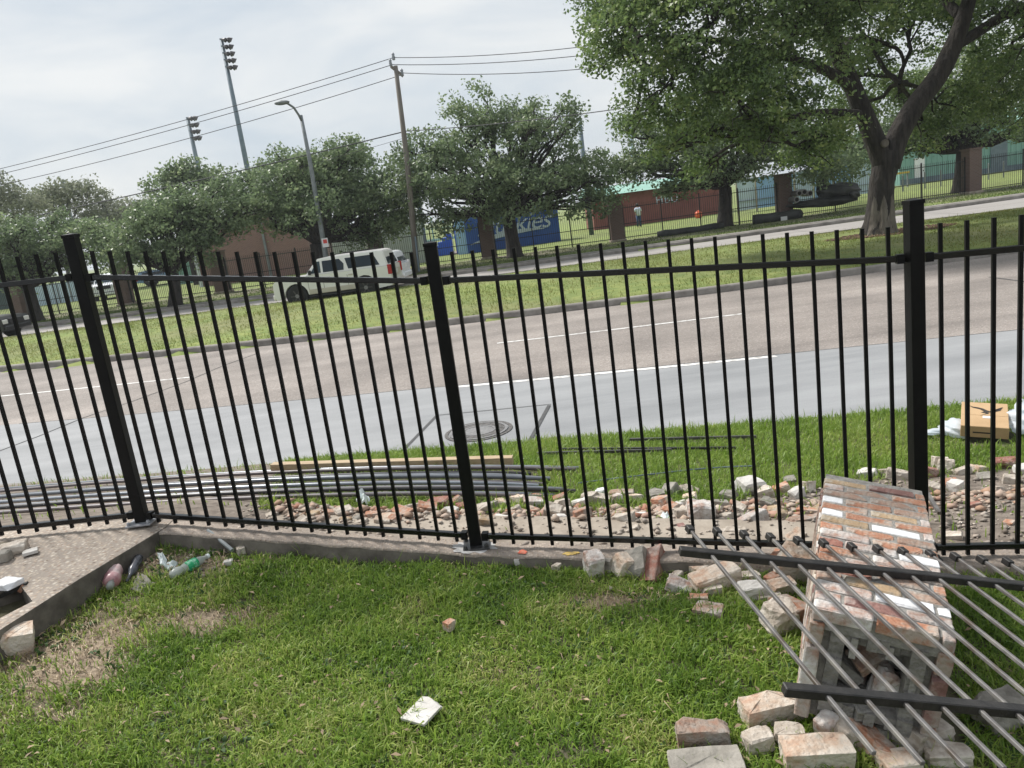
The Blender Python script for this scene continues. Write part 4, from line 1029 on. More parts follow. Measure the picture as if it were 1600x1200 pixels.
MB().lathe([(.008, 0), (.009, .06), (.022, .09), (.027, .11), (.024, .15), (.028, .19), (.026, L - .01), (.018, L)], 12, rot=R).obj('body', 'bottle_dark', t, smooth=True)
a, b = g_at(268, 908, .03), g_at(318, 882, .035)
t = thing('plastic_bottle', 'crumpled clear plastic bottle with a green label in the grass', 'bottle', a); R = orient(a, b); L = .25
o = MB().lathe([(.012, 0), (.028, .01), (.031, .05), (.026, .08), (.030, .11), (.030, .17), (.024, .20), (.011, .235), (.011, L)], 14, rot=R).obj('body', 'bottle_clear', t, smooth=True)
for v in o.data.vertices: v.co += Vector((rq.gauss(0, .002), rq.gauss(0, .002), rq.gauss(0, .002)))
MB().lathe([(.0325, .105), (.0335, .12), (.0335, .165), (.0325, .175)], 16, rot=R).obj('label', 'label_green', t, smooth=True)
MB().lathe([(.014, L - .003), (.014, L + .014)], 12, rot=R).obj('bottle_cap', 'foam', t)
def sheet(name, poly, m, label, cat, thick=.006, crumple=.01, seed=1, lift=.02):
    """torn sheet or foam piece following the ground: outline as bearings"""
    r = random.Random(seed); P = [g_at(*p, lift) for p in poly]; c = sum(P, Vector()) / len(P)
    V = [p + Vector((0, 0, r.uniform(-.3, 1) * crumple)) for p in P]; n = len(V)
    mids = [(V[i] + V[(i + 1) % n]) / 2 + Vector((r.uniform(-.01, .01), r.uniform(-.01, .01), r.uniform(-.5, 1) * crumple)) for i in range(n)]
    ring = [x for pr in zip(V, mids) for x in pr]; inner = [c + (v - c) * .5 + Vector((0, 0, r.uniform(-.5, 1.5) * crumple)) for v in ring]
    k = len(ring); allv = ring + inner + [c + Vector((0, 0, crumple))]
    fs = [(i, (i + 1) % k, k + (i + 1) % k, k + i) for i in range(k)] + [(k + i, k + (i + 1) % k, 2 * k) for i in range(k)]
    bot = [v - Vector((0, 0, thick)) for v in allv]; m0 = len(allv)
    fs += [tuple(reversed([i + m0 for i in f])) for f in fs] + [(i, i + m0, (i + 1) % k + m0, (i + 1) % k) for i in range(k)]
    o = MB().add([v - c for v in allv + bot], fs).obj(name, m, loc=c); return tag(o, label, cat)
sheet('foam_scrap', [(248, 876), (256, 872), (262, 880), (260, 892), (252, 890)], 'foam', 'torn white foam scrap standing left of the green label bottle', 'foam', .012, .03, 3)
sheet('foam_scrap', [(258, 890), (268, 885), (279, 884), (274, 893), (262, 894)], 'foam', 'flat white foam scrap leaning on the first torn scrap', 'foam', .012, .02, 4)
sheet('dark_sheet', [(206, 922), (215, 898), (240, 915), (236, 928), (216, 930)], 'grey_stone', 'dark grey torn sheet on the ground right of the crushed red bottle', 'sheet', .008, .015, 5, .005)
sheet('foam_scrap', [(560, 800), (566, 789), (574, 786), (580, 791), (577, 798), (566, 804)], 'foam', 'pale blue foam scrap sticking up in the rubble behind the fence', 'foam', .015, .06, 6, .05)
sheet('wrapper', [(1032, 812), (1045, 806), (1050, 811), (1048, 818), (1036, 818)], 'foam', 'blue and white wrapper on the concrete behind the fence', 'wrapper', .004, .025, 7, .02)
a, b = g_at(328, 843, .06), g_at(366, 873, .055)
t = tag(MB().tube([a, (a + b) / 2 + Vector((0, 0, .004)), b], .0125, 10).obj('thin_pipe', 'lamp_pole'), 'short thin grey pipe lying in the grass near the concrete strip', 'pipe')

# ------------------------------------------------------------------ tubes, lumber and rods laid out beyond the fence
TB = [  # left end, middle, right end (photo bearings), radius, material, words
 ((-60, 772), (420, 741), (905, 735), .020, 'tube_grey', 'farthest'), ((-60, 776), (420, 745), (862, 739), .018, 'tube_dark', 'second farthest'), ((-60, 780), (420, 748), (900, 740), .020, 'tube_mauve', 'third farthest'),
 ((-70, 784), (420, 752), (830, 744), .021, 'tube_dark', 'fourth farthest'), ((-70, 787), (430, 757), (815, 750), .026, 'tube_grey', 'fifth farthest'), ((-70, 790), (430, 760), (860, 755), .024, 'tube_grey', 'sixth farthest'), ((-80, 793), (430, 764), (830, 759), .020, 'tube_dark', 'seventh farthest'),
 ((-80, 796), (430, 767), (850, 762), .020, 'tube_mauve', 'seventh nearest'), ((-80, 799), (430, 770), (842, 766), .020, 'tube_grey', 'sixth nearest'), ((-80, 802), (430, 773), (880, 769), .024, 'tube_grey', 'fifth nearest'), ((-80, 806), (440, 776), (860, 772), .022, 'tube_mauve', 'fourth nearest'),
 ((-80, 809), (440, 779), (900, 775), .020, 'tube_dark', 'third nearest'), ((-80, 811), (440, 782), (870, 778), .020, 'tube_grey', 'second nearest'), ((-80, 814), (440, 785), (850, 782), .018, 'tube_mauve', 'nearest')]
for i, (l, c, r_, rad_, m, word) in enumerate(TB):
    lz = .022 + .014 * (i % 3)
    A_, B_, C_ = g_at(*l, lz), g_at(*c, lz + .008), g_at(*r_, lz * .6 + .01)
    pts = []
    for k in range(13):
        s = k / 12
        p = A_ * (1 - s) * (1 - s * 2) + B_ * 4 * s * (1 - s) + C_ * s * (2 * s - 1)
        pts.append(p)
    o = MB().tube(pts, rad_ * .78, 10).obj('steel_tube', m); auto_smooth(o, 50)
    tag(o, f"{ {'tube_grey': 'grey', 'tube_dark': 'dark', 'tube_mauve': 'dull mauve'}[m] } steel tube, {word} of the bundle lying behind the fence", 'steel tube', 'steel tubes laid along the verge')
a, b = g_at(428, 741, .075), g_at(803, 731, .075)
tag(MB().bar(a, b, .09, .08).obj('lumber', 'lumber', bevel=.003), 'long pale wooden beam on the grass behind the steel tubes', 'lumber')
for (p, q, r_, m, lab) in [((840, 716), (1050, 711), .012, 'tube_dark', 'black rod half hidden in the grass, nearest of the three'), ((880, 709), (1150, 708), .010, 'tube_dark', 'black rod in the grass, just beyond the nearest rod'), ((985, 694), (1182, 690), .012, 'tube_dark', 'black rod in the grass, farthest of the three, near the road')]:
    a, b = g_at(*p, .052), g_at(*q, .052); tag(MB().bar(a, b, r_ * 2.2).obj('steel_rod', m), lab, 'steel rod', 'black rods in the verge grass')
pts = [g_at(*p, .04) for p in ((905, 762), (960, 755), (1020, 748), (1080, 741), (1130, 737), (1180, 735))]
tag(MB().tube(pts, .006, 6).obj('thin_cable', 'galv_pole'), 'thin bluish cable on the grass above the rubble row', 'cable')
a, b = Vector(at_z(1448, 770, .02)), Vector(at_z(1468, 802, .0))
tag(MB().bar(a, b, .02).obj('steel_rod', 'old_picket'), 'short grey bar leaning by the foot of the last post', 'steel rod')

# ------------------------------------------------------------------ cardboard box and bags on the verge
c0, c1, c2_, c3_ = g_at(1500, 692), g_at(1575, 696), None, None
bx = Vector(c1 - c0); bx.z = 0; bw = bx.length; bx.normalize(); by = Vector((-bx.y, bx.x, 0)); bd, bh = .52, .105
BOX = thing('cardboard_box', 'flat brown cardboard box with a black printed emblem, on the grass by the road', 'box', c0 + Vector((0, 0, .06)), math.atan2(bx.y, bx.x))
BOX.rotation_euler = (rad(7), rad(3), math.atan2(bx.y, bx.x) + rad(11))
MB().box((bw / 2, bd / 2, bh / 2), (bw, bd, bh)).obj('carton', 'cardboard', BOX, bevel=.004)
MB().box((bw / 2, bd / 2, bh + .0012), (bw - .02, .05, .0012)).obj('tape', 'cardboard', BOX)
emb = [(-.5, .42), (-.36, .28), (-.18, .3), (.06, .22), (.2, .10), (.36, .13), (.55, .22), (.75, .42), (.6, .36), (.42, .26), (.3, .30), (.46, .33), (.66, .54), (.48, .42), (.28, .36)]
emb = [(-.55, .40), (-.42, .26), (-.15, .17), (.02, .02), (-.10, -.08), (.10, -.12), (-.14, -.30), (.02, -.20), (.22, -.14), (.12, -.06), (.26, .08), (.5, .10), (.72, .40), (.62, .14), (.4, .02), (.28, .0), (.1, .12), (-.02, .22), (-.22, .29), (-.40, .32)]
mb = MB(); mb.prism([(x * .20, y * .30) for x, y in emb], (1, 0, 0), (0, 1, 0), (0, 0, .0014), (bw * .48, bd * .60, bh + .003)); mb.obj('printed_emblem', 'ink', BOX)
MB().box((bw * .58, bd * .38, bh + .0022), (.085, .045, .001)).obj('paper_label', 'paper_label', BOX)
MB().box((bw * .46, -.0018, bh * .45), (.14, .001, .012)).obj('printed_bar', 'ink', BOX)
def bag(name, center, size, label, seed, handles=()):
    r = random.Random(seed)
    t = thing(name, label, 'plastic bag', center)
    bm = bmesh.new(); bmesh.ops.create_icosphere(bm, subdivisions=4, radius=1)
    ph = [r.uniform(0, 6) for _ in range(8)]
    for v in bm.verts:
        d = v.co.copy(); k = 1 + .10 * math.sin(d.x * 5 + ph[0]) * math.cos(d.y * 4 + ph[1]) + .09 * math.sin(d.z * 9 + d.x * 7 + ph[2]) + .06 * math.sin(d.y * 15 + d.x * 11 + ph[3]) + .03 * math.sin(d.x * 27 + d.z * 22 + ph[4])
        z = d.z * k
        v.co = Vector((d.x * k * size[0], d.y * k * size[1], max(z, -.55) * size[2]))
    me = bpy.data.meshes.new('bag_body'); bm.to_mesh(me); bm.free(); me.materials.append(M['bag_white'])
    me.polygons.foreach_set('use_smooth', [True] * len(me.polygons)); link(bpy.data.objects.new('bag_body', me), t)
    for hx, hy, hz, w, h, a in handles:
        pts = []
        for k in range(9):
            s = math.pi * k / 8; pts.append(Vector((hx + math.cos(a) * w * math.cos(s), hy + math.sin(a) * w * math.cos(s), hz + h * math.sin(s))))
        mb = MB()
        vs = []; 
        for k, p in enumerate(pts):
            wd = .022 + .006 * math.sin(k * 2); vs += [p + Vector((0, -wd, 0)), p + Vector((0, wd, .008 * math.sin(k * 3)))]
        mb.add(vs, [(2 * k, 2 * k + 1, 2 * k + 3, 2 * k + 2) for k in range(8)]).obj('bag_handle', 'bag_white', t, smooth=True)
    return t
bc = c0 + bx * (bw * 1.45) + by * .42; bc.z = float(gz(bc.x, bc.y)) + .13
bag('plastic_bag', bc, (.24, .26, .14), 'large white plastic bag with handles right of the cardboard box', 3, [(-.15, .02, .12, .05, .10, .3), (-.02, .1, .11, .05, .05, .8)])
bc = c0 + bx * (bw * .25) + by * .66; bc.z = float(gz(bc.x, bc.y)) + .08
bag('plastic_bag', bc, (.20, .12, .09), 'white plastic bag showing behind the far edge of the cardboard box', 5, [(-.12, .0, .05, .03, .11, .5)])
bc = c0 + bx * (-.06) + by * .22; bc.z = float(gz(bc.x, bc.y)) + .08
bag('plastic_bag', bc, (.13, .16, .08), 'crumpled white plastic bag squeezed out left of the cardboard box', 8, [])
bc = c0 + bx * (-.22) + by * .14; bc.z = float(gz(bc.x, bc.y)) + .07
tag(bag('plastic_strip', bc, (.15, .05, .025), 'twisted white plastic strip trailing left from the crumpled bag', 9, []), 'twisted white plastic strip trailing left from the crumpled bag', 'plastic strip')

# ------------------------------------------------------------------ manhole
mc = at_z(748, 674, ROAD_Z)
mh = thing('manhole', 'round iron manhole cover with worn rings set in the concrete lane', 'manhole', (mc[0], mc[1], ROAD_Z + .004))
def ringm(r0, r1, z0, z1, name, m):
    n = 40; V = []; F = []
    for r_, z in ((r0, z0), (r0, z1), (r1, z1), (r1, z0)):
        V += [(r_ * math.cos(2 * math.pi * k / n), r_ * math.sin(2 * math.pi * k / n), z) for k in range(n)]
    for i in range(4):
        j = (i + 1) % 4; F += [(i * n + k, i * n + (k + 1) % n, j * n + (k + 1) % n, j * n + k) for k in range(n)]
    return MB().add(V, F).obj(name, m, mh)
ringm(.40, .445, 0, .006, 'outer_ring', 'iron'); ringm(.345, .385, 0, .012, 'frame', 'iron_worn'); ringm(.23, .335, 0, .010, 'cover_rim', 'iron'); ringm(.195, .225, 0, .013, 'cover_ring', 'iron_worn'); ringm(.001, .19, 0, .009, 'cover', 'iron_worn')
for k in range(12):
    a_ = k / 12 * 2 * math.pi; MB().box((.285 * math.cos(a_), .285 * math.sin(a_), .012), (.05, .012, .006), Matrix.Rotation(a_, 3, 'Z')).obj('raised_bar', 'iron_worn', mh)

# ------------------------------------------------------------------ grass
def blades(name, xs, ys, zs, length, width, lean, seed, m, label, one=False):
    r = np.random.default_rng(seed); n = len(xs)
    ang = r.random(n) * 2 * np.pi; L = length * np.exp(r.normal(0, .32, n)); W = width * (.7 + .6 * r.random(n))
    la = np.clip(np.abs(r.normal(lean, .35, n)), .05, 1.45)
    dx, dy = np.cos(ang), np.sin(ang)
    sx, sy = -dy * W / 2, dx * W / 2
    base = np.stack([xs, ys, zs - .004], -1)
    if one:
        tip = base + np.stack([dx * np.sin(la) * L, dy * np.sin(la) * L, np.cos(la) * L], -1)
        V = np.stack([base + np.stack([sx, sy, 0 * sx], -1), base - np.stack([sx, sy, 0 * sx], -1), tip], 1).reshape(-1, 3)
        i = np.arange(n) * 3; o = np_obj(name, V, tris=np.stack([i, i + 1, i + 2], -1), m=m)
    else:
        h1 = L * .5; a1 = la * .5; mid = base + np.stack([dx * np.sin(a1) * h1, dy * np.sin(a1) * h1, np.cos(a1) * h1], -1)
        a2 = la * 1.5 + .25; tip = mid + np.stack([dx * np.sin(a2) * L * .55, dy * np.sin(a2) * L * .55, np.cos(a2) * L * .55], -1)
        s = np.stack([sx, sy, 0 * sx], -1)
        V = np.stack([base - s * .8, base + s * .8, mid + s, mid - s, tip], 1).reshape(-1, 3); i = np.arange(n) * 5
        o = np_obj(name, V, np.stack([i, i + 1, i + 2, i + 3], -1), np.stack([i + 3, i + 2, i + 4], -1), m=m)
    return stuff(o, label, 'grass')
def in_slab(x, y):
    # left of the slab edge line
    nx_, ny_ = -sdir[1], sdir[0]
    s = (x - SA[0]) * nx_ + (y - SA[1]) * ny_
    left = (-5 - SA[0]) * nx_ + (4 - SA[1]) * ny_
    return np.sign(s) == np.sign(left)
PC, PD = np.array([LN.x, LN.y]), np.array([U.x, U.y]) / math.hypot(U.x, U.y)
def in_pillar(x, y):
    dx, dy = x - PC[0], y - PC[1]; a = dx * PD[0] + dy * PD[1]; b = dx * PD[1] - dy * PD[0]
    return (a > .03) & (a < PL + .02) & (b > -.01) & (b < PW + .03)
def cluster_noise(x, y):
    return .5 + .25 * wob(x, y, 7.3, .4) + .25 * wob(x, y, 17.1, 2.)
r = np.random.default_rng(11)
N = 400000
# density follows nearness: sample in view wedge
gyv = 1.7 + (4.75 - 1.7) * r.random(N) ** .9
gxv = -3.6 + 7.0 * r.random(N)
keep = (gyv < fence_y(gxv) - .13) & ~in_slab(gxv, gyv) & ~in_pillar(gxv, gyv) & (gxv > -.92 * gyv - .2) & (gxv < .78 * gyv + .35)
dens = np.clip(.25 + 1.0 * cluster_noise(gxv, gyv), 0, 1) * (1 - .93 * straw_mask(gxv, gyv))
near_strip = np.clip((fence_y(gxv) - .13 - gyv) / .12, 0, 1)
keep &= (r.random(N) < dens * (.45 + .55 * near_strip))
gxv, gyv = gxv[keep], gyv[keep]
blades('lawn_grass', gxv, gyv, gz(gxv, gyv), .024 + .042 * np.clip(cluster_noise(gxv * .55 + 4, gyv * .55) * .6 + cluster_noise(gxv * 1.4, gyv * 1.4 + 2) * .5, 0, 1.1), .0056, .72, 21, 'grass', 'green lawn grass in front of the fence')
# straw and dead stems in the bare patches
N = 26000; sx_ = -3.2 + 4.6 * r.random(N); sy_ = 1.9 + 2.8 * r.random(N)
k = (r.random(N) < np.maximum(straw_mask(sx_, sy_), .035)) & ~in_slab(sx_, sy_) & (sy_ < fence_y(sx_) - .14) & ~in_pillar(sx_, sy_)
blades('dead_straw', sx_[k], sy_[k], gz(sx_[k], sy_[k]) + .004, .05, .004, 1.35, 22, 'straw', 'dry straw and dead stems on the bare patches of the lawn')
# low broad weeds
N = 15000; sx_ = -2.9 + 4.6 * r.random(N); sy_ = 1.9 + 2.7 * r.random(N)
k = (cluster_noise(sx_ + 3.3, sy_ - 1.2) > .66) & ~in_slab(sx_, sy_) & (sy_ < fence_y(sx_) - .14) & ~in_pillar(sx_, sy_)
blades('ground_weeds', sx_[k], sy_[k], gz(sx_[k], sy_[k]) + .01, .03, .016, 1.05, 23, 'weed_leaf', 'low broad-leaved weeds mixed in the lawn')
def leaf_scatter(name, n, seed, label):
    r2 = np.random.default_rng(seed); V = []; Q = []; c = 0
    while c < n:
        x, y = r2.uniform(-2.9, 1.9), r2.uniform(1.8, 4.5)
        if in_slab(x, y) or y > fence_y(x) - .16 or in_pillar(x, y): continue
        if r2.random() > .35 + .65 * float(straw_mask(x, y)): continue
        z = float(gz(x, y)) + r2.uniform(.01, .045); a = r2.uniform(0, 6.28); L = r2.uniform(.007, .023); W = L * .4; tl = r2.uniform(-.5, .5)
        d = np.array([math.cos(a), math.sin(a), tl]) * L; s = np.array([-math.sin(a), math.cos(a), r2.uniform(-.4, .4)]) * W; p = np.array([x, y, z])
        V += [p - d, p + s + [0, 0, .004], p + d, p - s + [0, 0, .004]]; Q.append((4 * c, 4 * c + 1, 4 * c + 2, 4 * c + 3)); c += 1
    return stuff(np_obj(name, V, Q, m='dead_leaf'), label, 'dead leaves')
leaf_scatter('dead_leaves', 1000, 5, 'small dry fallen leaves scattered in the lawn')
# verge beyond the fence
N = 420000
vx = -6.5 + 16 * r.random(N); vy = 3.4 + 6.5 * r.random(N)
ne = near_edge(vx); k = (vy > fence_y(vx) + .1) & (vy < ne + .02 + .05 * wob(vx, vy, 11)) & (vx < .78 * vy + .6) & (vx > -.8 * vy)
dm = dirt_mask(vx, vy)
k &= (r.random(N) < np.where(dm > .5, .035, .9) * np.clip(.45 + .8 * cluster_noise(vx * .6, vy * .6), 0, 1))
k &= ~((vx < 1.9) & (vy < fence_y(vx) + .5)) | (r.random(N) < .02)
BOXC = np.array([(c0 + bx * bw / 2 + by * bd / 2).x, (c0 + bx * bw / 2 + by * bd / 2).y])
k &= ~((np.abs((vx - BOXC[0]) * bx.x + (vy - BOXC[1]) * bx.y) < bw / 2) & (np.abs((vx - BOXC[0]) * by.x + (vy - BOXC[1]) * by.y) < bd / 2))
vx, vy = vx[k], vy[k]
def under_tubes(x, y):
    f1 = [g_at(*p) for p in ((-60, 812), (230, 792), (430, 783), (640, 781), (850, 780))]; f2 = [g_at(*p) for p in ((-60, 770), (230, 748), (430, 741), (640, 738), (850, 736))]
    a = np.interp(x, [q.x for q in f1], [q.y for q in f1]); b = np.interp(x, [q.x for q in f2], [q.y for q in f2])
    out = (y > a - .02) & (y < b + .05) & (x < f1[-1].x)
    l0, l1 = g_at(428, 745), g_at(803, 735); ly = np.interp(x, [l0.x, l1.x], [l0.y, l1.y])
    return out | ((np.abs(y - ly + .1) < .18) & (x > l0.x - .02) & (x < l1.x + .02)) | ((np.abs((x - BOXC[0]) * bx.x + (y - BOXC[1]) * bx.y) < bw / 2 + .02) & ((x - BOXC[0]) * by.x + (y - BOXC[1]) * by.y < bd / 2) & ((x - BOXC[0]) * by.x + (y - BOXC[1]) * by.y > -bd / 2 - .12))
kt = ~under_tubes(vx, vy) | (np.random.default_rng(8).random(len(vx)) < .12); vx, vy = vx[kt], vy[kt]
blades('verge_grass', vx, vy, gz(vx, vy), .045 + .04 * cluster_noise(vx * .5, vy * .5), .0076, .6, 31, 'grass_verge', 'bright green grass on the verge beyond the fence')
# median and far verge
N = 150000
vx = -24 + 50 * r.random(N); u = r.random(N); mn, mf = med_near(vx), med_far(vx); vy = mn + .17 + (mf - mn - .34) * u
oakp = at_z(1370, 366, -.5)
k = (r.random(N) < np.clip(.5 + .45 * wob(vx, vy, .55), .12, 1)) & (np.hypot((vx - oakp[0]) / 2.3, (vy - oakp[1]) / 1.2) > 1)
vx, vy = vx[k], vy[k]
blades('median_grass', vx, vy, gz(vx, vy), .075, .022, .8, 41, 'grass_median', 'mown yellow-green grass on the median strip', one=True)
N = 70000
vx = -34 + 78 * r.random(N); vy = far_kerb(vx) + 1.1 + 5.4 * r.random(N) ** 1.3
k = r.random(N) < np.clip(.55 + .4 * wob(vx, vy, .6), .1, 1)
vx, vy = vx[k], vy[k]
blades('far_verge_grass', vx, vy, gz(vx, vy), .08, .035, .7, 42, 'grass_far', 'grass between the far kerb and the far fence', one=True)

# ------------------------------------------------------------------ trees
def leaves(name, parent, lobes, n_clusters, per, leaf, spread_, m, seed, shell=.2, up=.45, zmin=-.3, holes=0.0):
    r = np.random.default_rng(seed)
    vol = np.array([max(l[3] * l[4] * l[5], 1e-3) ** (2 / 3) for l in lobes]); cnt = np.maximum(3, (n_clusters * vol / vol.sum()).astype(int))
    C = []
    for l, k in zip(lobes, cnt):
        d = r.normal(size=(k, 3)); d /= np.linalg.norm(d, axis=1)[:, None]
        d[:, 2] = np.where(d[:, 2] < -.55, -d[:, 2] * .6, d[:, 2])
        rr_ = 1 - np.abs(r.normal(0, shell, k)); rr_ = np.clip(rr_ + np.where(r.random(k) < .08, .14, 0), .05, 1.2)
        c = np.array(l[:3]) + d * rr_[:, None] * np.array(l[3:6]); C.append(np.concatenate([c, d], 1))
    C = np.concatenate(C); k = len(C)
    size = np.exp(r.normal(0, .25, k))
    nl = np.maximum(6, (per * size).astype(int)); ii = np.repeat(np.arange(k), nl); n = len(ii)
    off = np.clip(r.normal(0, 1, (n, 3)), -1.7, 1.7) * np.array([1, 1, .62]) * spread_ * size[ii][:, None]
    P = C[ii, :3] + off
    nrm = r.normal(0, 1, (n, 3)) * .8 + np.array([0, 0, up]) + C[ii, 3:6] * .45; nrm /= np.linalg.norm(nrm, axis=1)[:, None]
    t = r.normal(size=(n, 3)); t -= nrm * (t * nrm).sum(1)[:, None]; t /= np.linalg.norm(t, axis=1)[:, None]
    b = np.cross(nrm, t); L = leaf * (.65 + .7 * r.random(n)); W = L * .30
    t = t * L[:, None] * .5; b = b * W[:, None]; f = nrm * (W * .35)[:, None]
    V = np.stack([P - t, P + b + f, P + t, P - b + f], 1).reshape(-1, 3); q = np.arange(n * 4).reshape(-1, 4)
    V -= np.array(parent.location)
    o = np_obj(name, V, q, m=m, parent=parent); return o, C
def limb_path(a, b, n=7, wig=.08, sag=0.0, r=random):
    a, b = Vector(a), Vector(b); L = (b - a).length; pts = []
    for i in range(n):
        s = i / (n - 1); p = a.lerp(b, s)
        if 0 < i < n - 1: p += Vector((r.uniform(-1, 1), r.uniform(-1, 1), r.uniform(-.6, 1))) * wig * L * .5
        p.z += sag * math.sin(math.pi * s) * L
        pts.append(p)
    return pts
def lobe(px, py, Y, rpx, dep=1.0, flat=1.0):
    c = at_y(px, py, Y); s = rpx / FPX * Y; return (c[0], c[1], c[2], s, s * dep, s * flat)
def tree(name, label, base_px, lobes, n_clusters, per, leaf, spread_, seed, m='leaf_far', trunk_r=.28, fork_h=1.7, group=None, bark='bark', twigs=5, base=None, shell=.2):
    r = random.Random(seed)
    B = Vector(base if base is not None else at_g(*base_px))
    t = thing(name, label, 'tree', B, group=group)
    lobes = list(lobes)
    for l in list(lobes):
        for k in range(3):
            d = Vector((r.gauss(0, 1), r.gauss(0, .7), abs(r.gauss(.5, .7)))).normalized(); q = r.uniform(.16, .42)
            lobes.append((l[0] + d.x * l[3] * r.uniform(.95, 1.25), l[1] + d.y * l[4], l[2] + d.z * l[5] * r.uniform(.95, 1.3), l[3] * q, l[4] * q, l[5] * q))
    o, C = leaves('crown', t, lobes, n_clusters, per, leaf, spread_, m, seed, shell)
    mb = MB(); fork = Vector((r.uniform(-.2, .2), r.uniform(-.1, .1), fork_h))
    mb.tube([Vector((0, 0, -.15)), Vector((0, 0, .12)), fork * .5 + Vector((r.uniform(-.05, .05), 0, 0)), fork], [trunk_r * 1.6, trunk_r * 1.15, trunk_r * .92, trunk_r * .85], 12)
    tr = mb.obj('trunk', bark, t, smooth=True)
    mb = MB()
    for l in lobes:
        c = Vector(l[:3]) - B
        pts = limb_path(fork, c, 7, .10, .04, r); Ld = (c - fork).length
        r0 = trunk_r * min(.62, .3 + .05 * l[3]); mb.tube(pts, [r0 * (1 - .8 * i / 6) for i in range(7)], 7, cap=False)
        for k in range(twigs):
            d = Vector((r.gauss(0, 1), r.gauss(0, 1), r.gauss(.3, .8))).normalized(); e = c + Vector((d.x * l[3], d.y * l[4], d.z * l[5])) * .95
            mb.tube(limb_path(pts[r.randint(3, 5)], e, 5, .12, .03, r), [r0 * .3, r0 * .24, r0 * .18, r0 * .12, r0 * .05], 5, cap=False)
    mb.obj('limbs', bark, t, smooth=True)
    return t
G = 'oaks along the far fence'
def Yof(px, py): return at_g(px, py)[1]
Y8 = Yof(805, 402)
tree('oak_tree', 'spreading dark oak in front of the blue container, right of the utility pole', (805, 402), [lobe(*a) for a in ((780, 250, Y8, 82), (700, 275, Y8 - 1, 75), (850, 262, Y8, 70), (640, 292, Y8, 55), (735, 318, Y8 - 2, 58), (822, 318, Y8 - 2, 60), (885, 305, Y8, 55), (655, 335, Y8, 48), (792, 190, Y8 + 1, 32), (872, 196, Y8 + 1, 34), (730, 205, Y8, 34), (918, 275, Y8 + 1, 42), (930, 322, Y8, 34), (690, 350, Y8, 30))], 760, 44, .19, .27, 81, group=G, trunk_r=.40, fork_h=2.3)
Y5 = 44.0; B5 = at_y(500, 434, Y5); B5[2] = float(gz(B5[0], B5[1]))
tree('oak_tree', 'dark oak behind the white sport utility vehicle, beside the street lamp', (497, 428), [lobe(*a) for a in ((500, 312, Y5, 66), (440, 322, Y5, 58), (560, 312, Y5, 58), (485, 338, Y5 - 2, 46), (560, 340, Y5 - 1, 44), (408, 325, Y5, 38), (605, 330, Y5, 45), (545, 262, Y5 + 1, 28), (450, 278, Y5 + 1, 34), (440, 358, Y5, 20), (398, 300, Y5 + 2, 30), (590, 362, Y5, 28), (632, 348, Y5, 30), (562, 376, Y5, 20), (505, 275, Y5, 34))], 620, 44, .19, .26, 82, group=G, trunk_r=.46, fork_h=2.2, base=B5)
Y3 = at_g(275, 478)[1]
tree('oak_tree', 'oak with a forked trunk left of the brick building', (275, 478), [lobe(*a) for a in ((285, 358, Y3, 54), (335, 338, Y3, 44), (225, 378, Y3, 50), (375, 335, Y3, 34), (295, 398, Y3 - 1, 40), (205, 408, Y3, 38), (345, 366, Y3, 28), (250, 348, Y3 + 1, 36), (170, 384, Y3 + 1, 36))], 520, 42, .18, .26, 83, group=G, trunk_r=.34, fork_h=1.7)
Y1 = at_g(60, 502)[1]
tree('oak_tree', 'oak with a thick dark trunk at the left edge of the far fence row', (58, 502), [lobe(*a) for a in ((60, 398, Y1, 52), (10, 405, Y1, 50), (112, 398, Y1, 48), (42, 432, Y1, 34), (150, 388, Y1, 40), (-10, 375, Y1, 40), (100, 372, Y1 + 1, 36), (-70, 400, Y1, 60), (40, 372, Y1 + 1, 34))], 460, 42, .18, .26, 84, group=G, trunk_r=.36, fork_h=1.9)
Y11 = Yof(1133, 354)
tree('oak_tree', 'oak in front of the red shed, left of the large median oak', (1133, 354), [lobe(*a) for a in ((1062, 228, Y11, 62), (1002, 238, Y11, 46), (1132, 235, Y11, 75), (1200, 235, Y11, 56), (1022, 278, Y11 - 1, 40), (1090, 262, Y11 - 2, 48), (1188, 262, Y11 - 1, 40), (980, 270, Y11, 30), (1060, 300, Y11, 22), (1150, 160, Y11, 60))], 560, 44, .19, .28, 85, group=G, trunk_r=.42, fork_h=2.2)
Y15 = Yof(1503, 301)
tree('oak_tree', 'dark oak near the right edge of the far fence, before the green building', (1500, 301), [lobe(*a) for a in ((1485, 205, Y15, 52), (1430, 200, Y15, 50), (1550, 195, Y15, 54), (1610, 170, Y15, 60), (1385, 225, Y15, 40), (1345, 245, Y15, 36), (1480, 150, Y15, 60), (1640, 215, Y15, 34), (1300, 258, Y15, 30), (1422, 235, Y15, 26))], 540, 44, .19, .28, 86, group=G, trunk_r=.42, fork_h=2.4)
tree('oak_tree', 'low leafy oak branches above the black heap by the brick column', (1282, 318), [lobe(*a) for a in ((1275, 275, Y15 - 4, 28), (1305, 268, Y15 - 4, 30), (1250, 245, Y15 - 3, 36), (1335, 262, Y15 - 3, 26), (1220, 215, Y15, 40))], 200, 30, .2, .3, 87, group=G, trunk_r=.12, fork_h=1.2)
